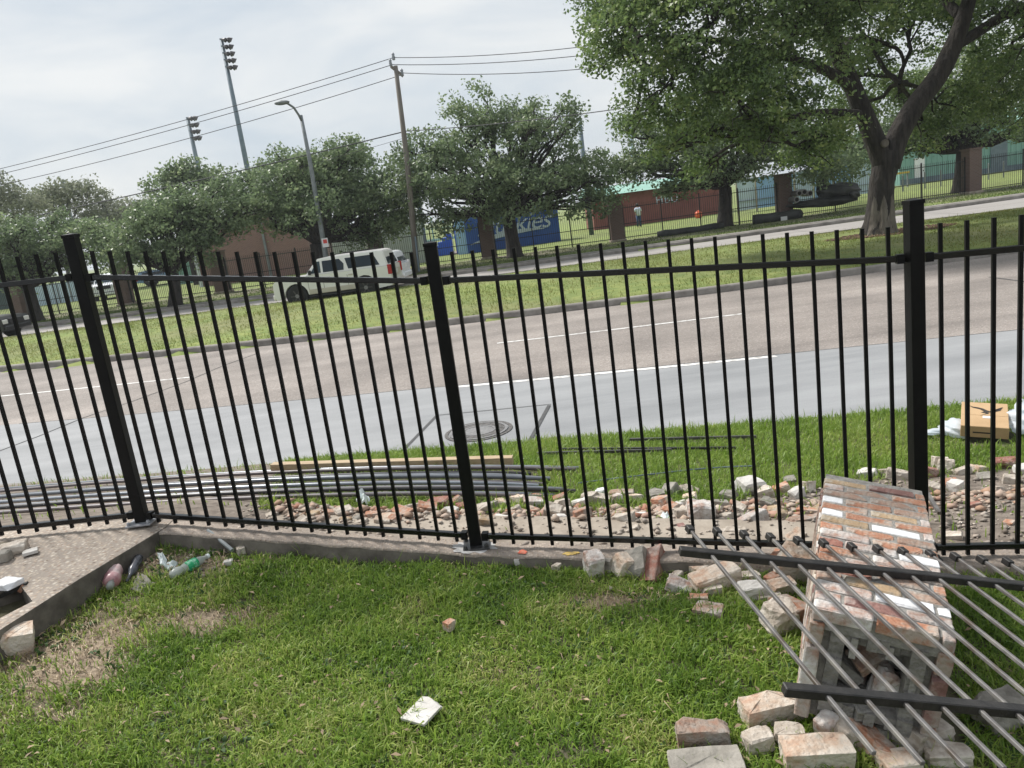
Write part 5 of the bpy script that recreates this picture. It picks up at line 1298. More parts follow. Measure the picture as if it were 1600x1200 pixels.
# hazy trees farther back
for i, (bpx, Y, lobes_, lab) in enumerate([((20, 440), 72, ((20, 320, 36), (-20, 330, 40), (50, 335, 30)), 'pale hazy tree far behind the fence at the left edge'), ((105, 430), 78, ((100, 318, 34), (125, 308, 22), (80, 325, 26), (150, 345, 26)), 'pale hazy tree far off beside the small distant floodlight'),
        ((300, 410), 66, ((300, 290, 34), (332, 292, 28), (268, 285, 20), (350, 310, 22), (292, 268, 16), (258, 310, 22)), 'tall loose-topped tree behind the oak with the forked trunk'), ((200, 425), 80, ((190, 345, 36), (235, 335, 26), (160, 350, 26)), 'distant tree seen over the oaks between the two far floodlights'),
        ((455, 390), 70, ((430, 270, 22), (470, 268, 24), (560, 262, 26), (510, 285, 30)), 'distant tree showing above the oak by the street lamp')]):
    b = at_y(*bpx, Y); b[2] = -.5
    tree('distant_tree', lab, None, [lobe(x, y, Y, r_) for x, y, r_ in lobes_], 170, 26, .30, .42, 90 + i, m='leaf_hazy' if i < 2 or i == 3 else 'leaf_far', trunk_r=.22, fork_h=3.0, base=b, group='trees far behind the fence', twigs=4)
b = at_y(960, 280, 85); b[2] = -.5
# the big median oak, nearest
BO = Vector(at_g(1370, 366)); YO = BO.y
def lb(px, py, dY, r_, flat=1.0): return lobe(px, py, YO + dY, r_, 1.0, flat)
oak_lobes = [lb(*a) for a in ((1010, 55, -2, 95), (1120, 35, -3, 120), (1045, 145, -2, 80), (1150, 150, -3, 95), (1240, 75, -2, 110), (1000, -45, 0, 105), (1120, -95, -2, 130), (1275, -70, -3, 140), (1225, 180, -3, 70), (1182, 222, -2, 48), (960, 85, 0, 48), (948, 20, 0, 48), (1335, 30, 3, 85), (1420, -70, -1, 130), (1560, -80, -1, 140), (1500, 40, 3, 75), (1560, 130, 4, 75), (1490, 165, 4, 60), (1660, 40, 0, 130), (1640, 160, 3, 80), (1292, 215, -1, 48), (1268, 240, -1, 42), (1330, 110, 4, 55), (1405, 150, 5, 50), (1330, 190, 4, 45), (1450, 215, 4, 40), (1085, 205, -1, 45), (1000, 190, 0, 34), (1430, 20, 3, 60), (1100, 262, 0, 26), (1040, 235, 0, 30))]
oak = thing('large_oak_tree', 'largest oak with a forked trunk on the median strip, right of the middle', 'tree', BO)
leaves('crown', oak, oak_lobes, 2300, 62, .13, .25, 'leaf_oak', 70, shell=.30)
s_ = YO / FPX
def op(px, py, dY=0.0): return Vector(at_y(px, py, YO + dY)) - BO
tp = [op(1372, 372) - Vector((0, 0, .1)), op(1372, 362), op(1374, 345), op(1376, 318), op(1378, 285), op(1384, 255), op(1386, 236)]
mb = MB(); mb.tube(tp, [x * s_ for x in (31, 25, 21.5, 19, 18, 18.5, 19)], 18); trk = mb.obj('trunk', 'bark', oak, smooth=True)
rb = random.Random(3)
for v in trk.data.vertices:
    a = math.atan2(v.co.y - tp[2].y, v.co.x - tp[2].x); k = 1 + .07 * math.sin(a * 7 + v.co.z * 1.5) * (1.5 if v.co.z < .5 else .5)
    c_ = tp[2]; v.co.x = c_.x + (v.co.x - c_.x) * k; v.co.y = c_.y + (v.co.y - c_.y) * k
# stripped pale base of the trunk
mb = MB(); q = []
for i, (py, hw) in enumerate(((371, 28.5), (360, 24.5), (345, 21.4), (330, 19.8), (316, 18.8))):
    c_ = op(1372 + (371 - py) * .06, py); q.append((c_, hw * s_))
mbp = MB(); nseg = 16; V = []; F = []
for i, (c_, r_) in enumerate(q):
    for k in range(nseg + 1):
        a = rad(-150 + 130 * k / nseg); j = 1.05 + .07 * math.sin(a * 7 + c_.z * 1.5) + .03 * math.sin(k * 2.1 + i)
        V.append(c_ + Vector((math.cos(a), math.sin(a), 0)) * r_ * j + Vector((0, 0, .25 * math.sin(k * 1.3) if i == len(q) - 1 else 0)))
for i in range(len(q) - 1):
    for k in range(nseg): F.append((i * (nseg + 1) + k, i * (nseg + 1) + k + 1, (i + 1) * (nseg + 1) + k + 1, (i + 1) * (nseg + 1) + k))
mbp.add(V, F).obj('bare_wood', 'bark_pale', oak, smooth=True)['label'] = 'pale stripped patch at the foot of the trunk'
def limb(px_pts, rads, name='limb'):
    pts = [op(*p) for p in px_pts]
    # smooth
    out = []; ro = []
    for i in range(len(pts) - 1):
        for s in (0, .33, .66):
            p0, p1, p2, p3 = pts[max(i - 1, 0)], pts[i], pts[i + 1], pts[min(i + 2, len(pts) - 1)]
            out.append(.5 * ((2 * p1) + (p2 - p0) * s + (2 * p0 - 5 * p1 + 4 * p2 - p3) * s * s + (3 * p1 - p0 - 3 * p2 + p3) * s ** 3)); ro.append((rads[i] * (1 - s) + rads[i + 1] * s) * s_)
    out.append(pts[-1]); ro.append(rads[-1] * s_)
    return MB().tube(out, ro, 12).obj(name, 'bark', oak, smooth=True)
limb([(1382, 258), (1368, 222), (1350, 178), (1330, 130), (1312, 90), (1300, 40, -1), (1285, -40, -1), (1270, -110, -1)], [17, 15, 13.5, 12.5, 12, 10, 7, 4])
limb([(1388, 262), (1402, 215), (1430, 165), (1465, 120), (1488, 75), (1505, 30), (1525, -40), (1540, -120)], [17, 16, 15, 14, 13, 11, 8, 4])
limb([(1490, 72), (1520, 55), (1560, 30), (1605, 8), (1680, -30)], [9, 8, 7, 6.5, 4])
limb([(1312, 92), (1330, 62, 1), (1350, 60, 2), (1400, 75, 2), (1412, 100, 2), (1405, 130, 2)], [7, 5, 4, 3, 2.4, 1.5])
limb([(1335, 140), (1290, 110, -1), (1230, 90, -2), (1160, 70, -2), (1080, 60, -2), (1000, 60, -2)], [8, 7, 6, 5, 3.5, 2])
limb([(1300, 40, -1), (1230, -20, -2), (1150, -60, -2), (1060, -60, -1)], [8, 6, 4.5, 2])
limb([(1350, 178), (1300, 175, -1), (1250, 180, -2), (1190, 205, -2)], [6, 5, 4, 2])
limb([(1505, 30), (1460, -20, 1), (1430, -80, 0)], [8, 6, 3])
rb = random.Random(12); mb = MB()
hubs = {0: (1000, 60, -2), 1: (1080, 60, -2), 2: (1160, 70, -2), 3: (1230, 90, -2), 4: (1190, 205, -2), 5: (1060, -60, -1), 6: (1300, 40, -1), 7: (1505, 30, 0), 8: (1605, 8, 0), 9: (1430, -80, 0), 10: (1405, 130, 2)}
for l in oak_lobes:
    c_ = Vector(l[:3]) - BO; hb = min((op(*h) for h in hubs.values()), key=lambda h: (h - c_).length)
    mb.tube(limb_path(hb, c_, 6, .12, .03, rb), [.09, .08, .07, .055, .04, .03], 6, cap=False)
    for k in range(7):
        d = Vector((rb.gauss(0, 1), rb.gauss(0, 1), rb.gauss(.2, .8))).normalized(); mb.tube(limb_path(c_ + (hb - c_) * rb.uniform(0, .5), c_ + d * l[3] * .95, 5, .14, .02, rb), [.04, .032, .024, .016, .008], 5, cap=False)
mb.obj('branches', 'bark', oak, smooth=True)
kn = op(1371, 226) + Vector((0, -.46, 0)); MB().lathe([(.13, 0), (.13, .06), (.09, .075), (.02, .06)], 12, kn, Matrix.Rotation(rad(90), 3, 'X')).obj('knot', 'bark_pale', oak, smooth=True)
# mulch ring
def pick_m(r):
    a, q = r.random() * 6.28, math.sqrt(r.random()); x, y = BO.x + 2.2 * q * math.cos(a) + .4, BO.y + 1.1 * q * math.sin(a) - .1
    return (x, y, float(gz(x, y)))
o = scatter_stones('mulch_ring', 2600, pick_m, .02, .075, 'mulch', 9, 'reddish brown mulch ring round the large oak'); o['category'] = 'mulch'

# ------------------------------------------------------------------ far fence with brick columns
def on_fence(px, py):
    """place on the far fence line along a bearing"""
    r = ray(px, py); lo, hi = 5.0, 120.0
    for i in range(60):
        t = (lo + hi) / 2; P = CAMP + r * (t / r[1])
        if P[1] > float(far_fence(P[0])): hi = t
        else: lo = t
    return P
COLP = [(40, 505, 'leftmost'), (200, 480, 'second from the left'), (350, 455, 'third from the left, in front of the brick building'), (592, 415, 'fourth from the left, behind the white car roofs'), (765, 402, 'left of the trunk before the blue container'), (966, 380, 'with a pale footing in front of the red shed'), (1226, 335, 'left of the black heap'), (1518, 290, 'right of the dark oak trunk near the green building')]
cols = []
def column(P, label, w=.72, h=2.45):
    z = float(gz(P[0], P[1])); t = thing('brick_column', label, 'brick column', (P[0], P[1], z), math.atan2(float(far_fence(P[0] + 1) - far_fence(P[0])), 1), 'brick columns of the far fence')
    MB().box((0, 0, h / 2 - .05), (w, w, h + .1)).obj('shaft', 'column_brick', t)
    c_ = MB().box((0, 0, h + .04), (w + .12, w + .12, .09)).obj('cap_course', 'column_brick', t, bevel=.01)
    MB().box((0, 0, .05), (w + .16, w + .16, .16)).obj('footing', 'concrete_tan', t, bevel=.015)
    return t
for px, py, lab in COLP:
    P = on_fence(px, py); column(P, 'dark brick column of the far fence, ' + lab, w=.62 if px < 100 else .74); cols.append(P[0])
cols_x = [cols[0] - 9] + cols + [cols[-1] + 9]
for i in range(len(cols_x) - 1):
    xa, xb = cols_x[i] + .42, cols_x[i + 1] - .42; ya, yb = float(far_fence(xa)), float(far_fence(xb))
    L = math.hypot(xb - xa, yb - ya); rz = math.atan2(yb - ya, xb - xa); z = float(gz(xa, ya))
    wh = ['left of the first brick column'] + [f'between the {ORD[k]} and {ORD[k + 1]} brick columns from the left' for k in range(1, len(cols))] + ['right of the last brick column']
    t = thing('far_fence_bay', 'far black picket fence bay ' + wh[i], 'fence', (xa, ya, z), rz, 'bays of the far picket fence')
    dz = float(gz(xb, yb)) - z
    npost = max(1, round(L / 2.45)); hF = 2.05
    for k in range(npost + 1):
        s = L * k / npost
        if 0 < k < npost or L > 3: MB().box((s, 0, hF / 2 + dz * s / L), (.06, .06, hF + .1)).obj('post', 'fence_far', t)
    for hz in (.18, .95, 1.85): MB().bar((0, 0, hz), (L, 0, hz + dz), .035, .04).obj('rail', 'fence_far', t)
    npk = int(L / .12); V = []; Q = []
    mbk = MB()
    for k in range(npk):
        s = .06 + k * .12; mbk.box((s, 0, hF / 2 + .02 + dz * s / L), (.017, .017, hF - .1))
    o = mbk.obj('pickets', 'fence_far', t); o['kind'] = 'stuff'

# low logs under the far fence
def log(px0, py0, px1, py1, label, r_=.22, off=1.2, Y=None):
    a, b = Vector(on_fence(px0, py0)), Vector(on_fence(px1, py1))
    a.y -= off; b.y -= off; a.z, b.z = float(gz(a.x, a.y)) + r_ * .7, float(gz(b.x, b.y)) + r_ * .7
    pts = [a.lerp(b, i / 8) + Vector((0, random.uniform(-.05, .05), random.uniform(-.03, .03))) for i in range(9)]
    o = MB().tube([p - a for p in pts], [r_ * (1 + .1 * math.sin(i * 2.1)) for i in range(9)], 10).obj('dark_log', 'dark_rock', loc=a, smooth=True); return tag(o, label, 'log')
log(1022, 362, 1122, 345, 'long dark log lying along the far fence left of the oak trunk', .20, .9)
log(1168, 333, 1240, 318, 'thick dark log lying left of the brick column by the black heap', .30, .9)

# black heap right of the seventh column
hp_ = Vector(on_fence(1290, 325)); hp_.y -= .8; hp_.z = float(gz(hp_.x, hp_.y))
heap = thing('black_heap', 'black heap of pipes and covered gear lying against the far fence', 'heap', hp_)
hs_ = hp_.y / FPX
def hpos(px, py, dy=0.0): return Vector(at_y(px, py, hp_.y + dy)) - hp_
def blob(name, c_, size, m, seed, parent, rough=.18):
    r = random.Random(seed); bm = bmesh.new(); bmesh.ops.create_icosphere(bm, subdivisions=3, radius=1); ph = [r.uniform(0, 6) for _ in range(5)]
    for v in bm.verts:
        d = v.co.copy(); k = 1 + rough * math.sin(d.x * 4 + ph[0]) * math.cos(d.y * 5 + ph[1]) + rough * .6 * math.sin(d.z * 7 + d.x * 6 + ph[2])
        v.co = Vector((d.x * k * size[0], d.y * k * size[1], d.z * k * size[2])) + Vector(c_)
    me = bpy.data.meshes.new(name); bm.to_mesh(me); bm.free(); me.materials.append(M[m]); me.polygons.foreach_set('use_smooth', [True] * len(me.polygons)); return link(bpy.data.objects.new(name, me), parent)
blob('covered_bulk', hpos(1308, 298), (1.15, .6, .42), 'tarp_black', 1, heap); blob('lower_bulk', hpos(1290, 315), (1.9, .55, .28), 'dark_rock', 2, heap); blob('upright_piece', hpos(1284, 295), (.28, .3, .55), 'dark_rock', 3, heap); blob('nose', hpos(1331, 303), (.42, .45, .36), 'tarp_black', 5, heap)
for k, (px, py) in enumerate(((1248, 302), (1256, 300), (1265, 302), (1244, 312))):
    ctr = hpos(px, py, -.4); V = []; n = 14
    MB().tube([ctr + Vector((0, -.1, 0)), ctr + Vector((0, 1.0, 0))], .16, 12).obj('pipe_end', 'iron_worn', heap, smooth=False)
    MB().tube([ctr + Vector((0, -.104, 0)), ctr + Vector((0, -.1, 0))], .11, 12).obj('pipe_mouth', 'void', heap)
p = Vector(on_fence(1212, 328)); p.y -= 1.2; p.z = float(gz(p.x, p.y)); t = thing('ground_sign', 'small pale sign plate on the ground left of the seventh brick column', 'sign', p)
MB().box((0, 0, .12), (.36, .03, .22)).obj('plate', 'sign_white', t); MB().box((0, .02, .05), (.04, .03, .14)).obj('stake', 'lamp_pole', t)

# ------------------------------------------------------------------ poles and wires
def flood_pole(px_top, py_top, px_base, Y, label, rows=4, w=2.0, head_px=1.0):
    top = Vector(at_y(px_top, py_top, Y)); base = Vector((top.x, Y, -.5))
    t = thing('floodlight_pole', label, 'floodlight', base, group='sports field floodlights')
    Hh = top.z + .5
    MB().tube([(0, 0, 0), (0, 0, Hh * .5), (0, 0, Hh)], [Y * .0038, Y * .0031, Y * .0021], 10).obj('mast', 'galv_pole', t, smooth=True)
    sp = Y * .0078
    for k in range(rows):
        z = Hh - k * sp
        MB().bar((-w * .1, -.3, z), (w, .15, z), .12).obj('crossarm', 'galv_pole', t)
        for j in range(3):
            x = w * (.30 + .30 * j); R = Matrix.Rotation(rad(112 + 6 * j), 3, 'Y') @ Matrix.Rotation(rad(20 - 20 * j), 3, 'X')
            MB().lathe([(.08 * Y / 100, -.25 * Y / 100), (.16 * Y / 100, -.05 * Y / 100), (.27 * Y / 100, .24 * Y / 100), (.28 * Y / 100, .29 * Y / 100)], 10, (x, -.35 + .3 * (j % 2), z - .12 * Y / 90), R).obj('lamp_head', 'flood_dark', t, smooth=True)
    return t
flood_pole(346, 62, 393, 88, 'tallest stadium floodlight pole, left of the street lamp', 5, 1.05)
flood_pole(293, 184, 316, 135, 'second stadium floodlight pole, shorter, left of the tallest one', 4, 1.5)
def small_flood(px, py, Y, label):
    top = Vector(at_y(px, py, Y)); t = thing('floodlight_pole', label, 'floodlight', (top.x, Y, -.5), group='sports field floodlights'); Hh = top.z + .5
    MB().tube([(0, 0, 0), (0, 0, Hh)], [.55, .4], 8).obj('mast', 'galv_pole', t)
    for k in range(2):
        MB().bar((-2.0, 0, Hh - 1.0 - 1.6 * k), (2.0, 0, Hh - 1.0 - 1.6 * k), .3).obj('crossarm', 'galv_pole', t)
        for j in range(4): MB().box((-1.7 + 1.1 * j, -.5, Hh - .8 - 1.6 * k), (.8, .7, .7), Matrix.Rotation(rad(25), 3, 'X')).obj('lamp_head', 'galv_pole', t, bevel=.1)
small_flood(97, 284, 200, 'distant blue-green floodlight cluster above the trees at far left')
small_flood(210, 312, 300, 'smallest distant floodlight cluster right of the far left one')
def plain_pole(px, py_top, Y, r_, label, m='galv_pole'):
    top = Vector(at_y(px, py_top, Y)); t = thing('steel_pole', label, 'pole', (top.x, Y, -.5), group='plain steel poles behind the oaks'); Hh = top.z + .5
    MB().tube([(0, 0, 0), (0, 0, Hh)], [r_ * 1.2, r_], 10).obj('shaft', m, t, smooth=True); MB().tube([(0, 0, Hh), (0, 0, Hh + .08)], [r_ * 1.1, r_ * .9], 10).obj('cap', m, t)
plain_pole(905, 186, 58, .16, 'dark steel pole rising behind the oak left of the large oak'); plain_pole(983, 180, 75, .2, 'pale steel pole partly hidden by the left edge of the large oak', 'tarp_pale')
plain_pole(638, 210, 60, .14, 'short steel pole top just right of the wooden utility pole'); plain_pole(480, 243, 60, .13, 'steel pole top close beside the street lamp shaft')
# street lamp
bl = Vector(at_y(514.5, 438, 41.0)); bl.z = float(gz(bl.x, bl.y)); t = thing('street_lamp', 'tall grey street lamp with a curved arm and a small sign, beside the white car', 'street lamp', bl); Yl = bl.y
def lp(px, py, dy=0.0): return Vector(at_y(px, py, Yl + dy)) - bl
MB().tube([(0, 0, -.1), lp(500, 345), lp(484, 250), lp(470, 180)], [.15, .125, .105, .085], 12).obj('shaft', 'lamp_pole', t, smooth=True)
MB().tube([lp(472, 190), lp(467, 180, -.2), lp(459, 168, -.5), lp(450, 162, -.8), lp(444, 160, -1.0)], [.065, .06, .055, .055, .05], 8).obj('arm', 'lamp_pole', t, smooth=True)
hd = blob('lamp_head', lp(440.5, 160.5, -1.1), (.38, .2, .11), 'lamp_pole', 4, t, .02); MB().tube([lp(441, 158.5, -1.1), lp(441, 156.5, -1.1)], .05, 8).obj('photocell', 'flood_dark', hd)
sg = MB().box(lp(509, 379) + Vector((0, -.16, 0)), (.32, .02, .46)).obj('sign_plate', 'sign_white', t); MB().box(lp(509, 377) + Vector((0, -.173, 0)), (.2, .004, .2)).obj('sign_symbol', 'sign_red', sg)
MB().box((0, 0, 0), (.34, .34, .06)).obj('base_plate', 'lamp_pole', t)
# utility pole (leaning slightly) and wires
ub = Vector(at_g(652, 427)); t = thing('utility_pole', 'tall wooden utility pole with a short crossarm, left of the blue container', 'utility pole', ub); Yu = ub.y
def up_(px, py, dy=0.0): return Vector(at_y(px, py, Yu + dy)) - ub
MB().tube([(0, 0, -.1), up_(636, 250), up_(618, 103)], [.165, .14, .105], 12).obj('shaft', 'wood_pole', t, smooth=True)
MB().bar(up_(611, 104), up_(630, 119), .12, .14).obj('crossarm', 'wood_pole', t)
for px, py in ((615.5, 90), (611, 100), (629, 115)): MB().lathe([(.05, 0), (.09, .05), (.06, .1), (.09, .15), (.06, .2), (.08, .28), (.03, .36)], 8, up_(px, py + 4)).obj('insulator', 'insulator', t, smooth=True)
MB().tube([up_(651, 424) + Vector((.15, -.2, 0)), up_(645, 370) + Vector((.15, -.2, 0))], .05, 8).obj('conduit', 'galv_pole', t)
def wire(p0, Y0, p1, Y1, label, sag=.0, r_=.018, n=24):
    a, b = Vector(at_y(*p0, Y0)), Vector(at_y(*p1, Y1)); pts = []
    for i in range(n + 1):
        s = i / n; q = a.lerp(b, s); q.z -= sag * 4 * s * (1 - s); pts.append(q)
    return tag(MB().tube(pts, r_, 5).obj('overhead_wire', 'wire'), label, 'wire', 'overhead wires')
WL = 'overhead wire left of the utility pole, '
wire((615, 90), Yu, (-420, 352), Yu + 12, WL + 'topmost of the three', .62)
wire((610, 102), Yu, (-420, 360), Yu + 12, WL + 'middle of the three', .60)
wire((628, 117), Yu, (-420, 364), Yu + 12, WL + 'lowest of the three', .85)
WR = 'overhead wire right of the utility pole, '
wire((615, 90), Yu, (1500, -55), Yu - 9, WR + 'topmost of the three', .9)
wire((611, 101), Yu, (1500, -35), Yu - 9, WR + 'middle of the three', .9)
wire((629, 114), Yu, (1500, -10), Yu - 9, WR + 'lowest of the three', 1.0)
wire((634, 205), Yu, (-420, 428), Yu + 12, 'low thick cable left of the utility pole, near the tree tops', .35, .03)
wire((634, 205), Yu, (1500, 68), Yu - 9, 'low thick cable right of the utility pole, running to the large oak', .5, .022)
wire((634, 215), Yu, (-300, 418), Yu + 12, 'faint slack wire just under the low thick cable', .7, .010)

# ------------------------------------------------------------------ vehicles
def prof_body(mb, prof, w, x_of=lambda s: s, taper=None):
    """closed side outline (x along the car, z up) extruded across y"""
    return mb.prism(prof, (1, 0, 0), (0, 0, 1), (0, w, 0))
def wheel(parent, x, y, r_, side, m_rim='rim'):
    e = bpy.data.objects.new('wheel', MB().lathe([(r_ * .62, -.11), (r_ * .93, -.115), (r_, -.07), (r_, .07), (r_ * .93, .115), (r_ * .62, .11)], 24, (0, 0, 0), Matrix.Rotation(rad(90), 3, 'X')).mesh('tyre', 'tyre', True)); link(e, parent); e.location = (x, y, r_)
    rm = MB().lathe([(r_ * .63, -.05), (r_ * .63, .05)], 20, (0, side * .04, 0), Matrix.Rotation(rad(90), 3, 'X')).obj('rim', m_rim, e)
    for k in range(6): MB().box((math.cos(k * math.pi / 3) * r_ * .3, side * .105, math.sin(k * math.pi / 3) * r_ * .3), (r_ * .6, .03, .05), Matrix.Rotation(-k * math.pi / 3, 3, 'Y')).obj('spoke', 'rim', e)
    MB().lathe([(r_ * .18, -.06), (r_ * .18, .06)], 12, (0, side * .07, 0), Matrix.Rotation(rad(90), 3, 'X')).obj('hub_cap', 'iron_worn', e)
    return e
def suv(name, label, loc, rz, body='car_white', lower='car_tan', L=5.1, Wd=1.98, Hh=1.90, group=None, plate=True, pickup=False, taillight=True):
    """nose at +x; origin on the road under the middle"""
    t = thing(name, label, 'car', loc, rz, group); h = L / 2; r_ = .45; g = .46
    xf, xr = h - .98, -h + 1.15
    def arch(xc, n=8): return [(xc + (r_ + .07) * math.cos(a), r_ + (r_ + .07) * math.sin(a)) for a in [math.pi * k / n for k in range(n + 1)]]
    belt = 1.23 * Hh / 1.9
    low = [(-h + .02, .42), (-h, .62), (-h + .03, belt)] + [(h - 1.38, belt), (h - .42, belt - .045), (h - .12, belt - .10), (h - .03, belt - .20), (h, .52), (h - .10, .36)] + [p for p in arch(xf) if p[1] >= r_] + [(xf - .52, g), (xr + .52, g)] + [p for p in arch(xr) if p[1] >= r_] + [(xr - .52, .36)]
    b = MB().prism(low, (1, 0, 0), (0, 0, 1), (0, Wd, 0)).obj('body', body, t, bevel=.035, seg=2); auto_smooth(b, 45)
    MB().box((0, 0, .56), (L - 3.05, Wd + .025, .22)).obj('lower_cladding', lower, b, bevel=.02)
    MB().box((0, 0, .40), (L - 1.1, Wd - .25, .20)).obj('underbody', 'trim_black', t)
    for s in (-1, 1): MB().box((-.08, s * (Wd / 2 - .06), .38), (L - 3.1, .16, .07)).obj('running_board', 'trim_black', t, bevel=.01)
    rx0, rx1 = (-h + .22, h - 2.02) if not pickup else (-.3, h - 2.0)
    base = [(rx0 - .14, belt - .03), (h - 1.42, belt - .03)]; topz = Hh - .05
    roofw, basew = Wd * .80, Wd * .965
    gh = MB(); V = []
    for (x, z, w) in ((rx0 - .14, belt - .03, basew), (h - 1.42, belt - .03, basew), (rx1 + .02, topz, roofw), (rx1 - .5, Hh, roofw * .97), (rx0 + .25, Hh, roofw * .97), (rx0 + .04, topz, roofw)):
        V += [(x, -w / 2, z), (x, w / 2, z)]
    n = 6; F = [tuple(2 * i for i in range(n)), tuple(2 * i + 1 for i in reversed(range(n)))] + [(2 * i, 2 * i + 1, 2 * ((i + 1) % n) + 1, 2 * ((i + 1) % n)) for i in range(n)]
    cab = gh.add(V, F).obj('cabin', body, t, bevel=.04, seg=2); auto_smooth(cab, 45)
    def yy(z, s): k = (z - belt) / (topz - belt); return s * ((basew * (1 - k) + roofw * k) / 2 + .006)
    def xw(z): k = (z - belt) / (topz - belt); return (h - 1.42) * (1 - k) + (rx1 + .02) * k
    z0, z1 = belt + .06, topz - .10
    dv = [(xw(z0) - .22, xw(z1) - .16, .30), (.30, .22, -.62), (-.72, -.72, rx0 + .32)] if not pickup else [(xw(z0) - .22, xw(z1) - .16, rx0 + .3)]
    if not pickup:
        wins = [((xw(z0) - .2, z0), (xw(z1) - .12, z1), (.42, z1), (.40, z0)), ((.30, z0), (.32, z1), (-.42, z1), (-.60, z0 + .25), (-.58, z0)), ((-.78, z0 + .02), (-.66, z1), (rx0 + .45, z1), (rx0 + .22, z0 + .02))]
    else: wins = [((xw(z0) - .2, z0), (xw(z1) - .12, z1), (.1, z1), (.05, z0)), ((-.02, z0), (.03, z1), (rx0 + .25, z1), (rx0 + .12, z0))]
    for s in (-1, 1):
        for i, wpoly in enumerate(wins):
            Vv = [(x, yy(z, s), z) for x, z in wpoly] + [(x, yy(z, s) - s * .03, z) for x, z in wpoly]; k = len(wpoly)
            MB().add(Vv, [tuple(range(k)), tuple(reversed(range(k, 2 * k)))] + [(i_, (i_ + 1) % k, (i_ + 1) % k + k, i_ + k) for i_ in range(k)]).obj('side_window', 'glass_side' if i == 0 else 'glass_dark', cab)
        for x, ww in ((.34, .012), (-.70, .012), (h - 1.55, .012)): MB().box((x, s * (Wd / 2 + .001), .78), (ww, .008, .62)).obj('door_seam', 'trim_black', b)
        for x in (.02, -.95 if not pickup else -.2): MB().box((x + .1, s * (Wd / 2 + .015), belt - .16), (.2, .03, .045)).obj('door_handle', 'lower' if False else 'car_tan', b, bevel=.008)
        MB().box((h - 1.72, s * (Wd / 2 + .10), belt + .12), (.10, .2, .2)).obj('mirror', 'trim_black', t, bevel=.03)
        MB().box((h - .08, s * (Wd / 2 - .20), belt - .30), (.16, .36, .22)).obj('headlight', 'lamp_clear', t, bevel=.03)
        MB().box((-h + .05, s * (Wd / 2 - .06), belt - .16), (.16, .15, .40)).obj('taillight', 'lamp_red' if taillight else 'sign_white', t, bevel=.02)
        for xc in (xf, xr):
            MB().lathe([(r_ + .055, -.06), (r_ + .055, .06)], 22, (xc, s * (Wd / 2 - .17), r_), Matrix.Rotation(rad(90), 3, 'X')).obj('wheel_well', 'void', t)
            wheel(t, xc, s * (Wd / 2 - .12), r_, s)
        if not pickup: MB().bar((rx0 + .6, s * roofw * .42, Hh + .045), (rx1 - .7, s * roofw * .42, Hh + .045), .03).obj('roof_rack', 'trim_black', t)
    # windscreen, rear window
    k0, k1 = .12, .86
    def plane(xa, za, xb, zb, nm, m, off):
        wa, wb = basew * (1 - k0) + roofw * k0 - .22, basew * (1 - k1) + roofw * k1 - .2
        n_ = Vector((zb - za, 0, -(xb - xa))).normalized() * off
        Vv = [Vector((xa, -wa / 2, za)) + n_, Vector((xa, wa / 2, za)) + n_, Vector((xb, wb / 2, zb)) + n_, Vector((xb, -wb / 2, zb)) + n_]; Vv += [v - n_ * 3 for v in Vv]
        return MB().add(Vv, [(0, 1, 2, 3), (7, 6, 5, 4), (0, 1, 5, 4), (1, 2, 6, 5), (2, 3, 7, 6), (3, 0, 4, 7)]).obj(nm, m, cab)
    plane(xw(belt + .05), belt + .05, xw(topz - .06), topz - .06, 'windscreen', 'glass_side', .008)
    xb0, xb1 = rx0 - .14 + .18 * .1, rx0 + .04
    plane(xb0, belt + .06, xb1 - .01, topz - .1, 'rear_window', 'glass_dark', -.008)
    MB().box((h - .02, 0, belt - .30), (.1, Wd * .5, .26)).obj('grille', 'trim_black', t, bevel=.02)
    MB().box((h - .02, 0, .50), (.2, Wd * .96, .24)).obj('front_bumper', body, t, bevel=.05)
    MB().box((-h + .02, 0, .52), (.22, Wd * .97, .24)).obj('rear_bumper', lower, t, bevel=.05)
    MB().box((-h - .002, 0, .92), (.03, Wd * .72, .26)).obj('tailgate_panel', lower, t, bevel=.01)
    if plate: MB().box((-h - .022, 0, .93), (.012, .34, .17)).obj('licence_plate', 'sign_white', t)
    return t
rd = math.atan2(float(far_kerb(-12) - far_kerb(-4)), -8)
cs = Vector(at_z(535, 468, ROAD_Z)); suv('sport_utility_vehicle', 'white and tan sport utility vehicle with tinted windows on the far road', (cs.x, cs.y, ROAD_Z), rd)
cs2 = Vector(at_z(562, 454, ROAD_Z)); suv('white_car', 'second white car mostly hidden behind the white and tan vehicle', (cs2.x + .1, cs2.y, ROAD_Z), rd, 'car_pure', 'car_pure', 4.6, 1.85, 1.66, taillight=False)
cs3 = Vector(at_z(-38, 534, ROAD_Z)); suv('black_car', 'black car cut off by the left edge on the far road', (cs3.x, cs3.y, ROAD_Z), math.pi + rd, 'car_black', 'car_black', 4.8, 1.85, 1.7)
def parked(px, py, Y, rz, lab, body, nm='parked_car', **k):
    c_ = at_y(px, py, Y); suv(nm, lab, (c_[0], c_[1], float(gz(c_[0], c_[1]))), rz, body, body, group='cars parked beyond the far fence', **k)
parked(176, 460, 62, rad(-75), 'white pickup truck facing the road behind the far fence, left of the second column', 'car_pure', 'parked_truck', Hh=1.95)
parked(148, 455, 74, rad(-60), 'smaller white car parked behind the white pickup at far left', 'car_pure', Hh=1.6, L=4.4)
parked(256, 447, 80, rad(10), 'pale blue car parked far behind the forked oak trunk', 'car_blue', Hh=1.5, L=4.4)

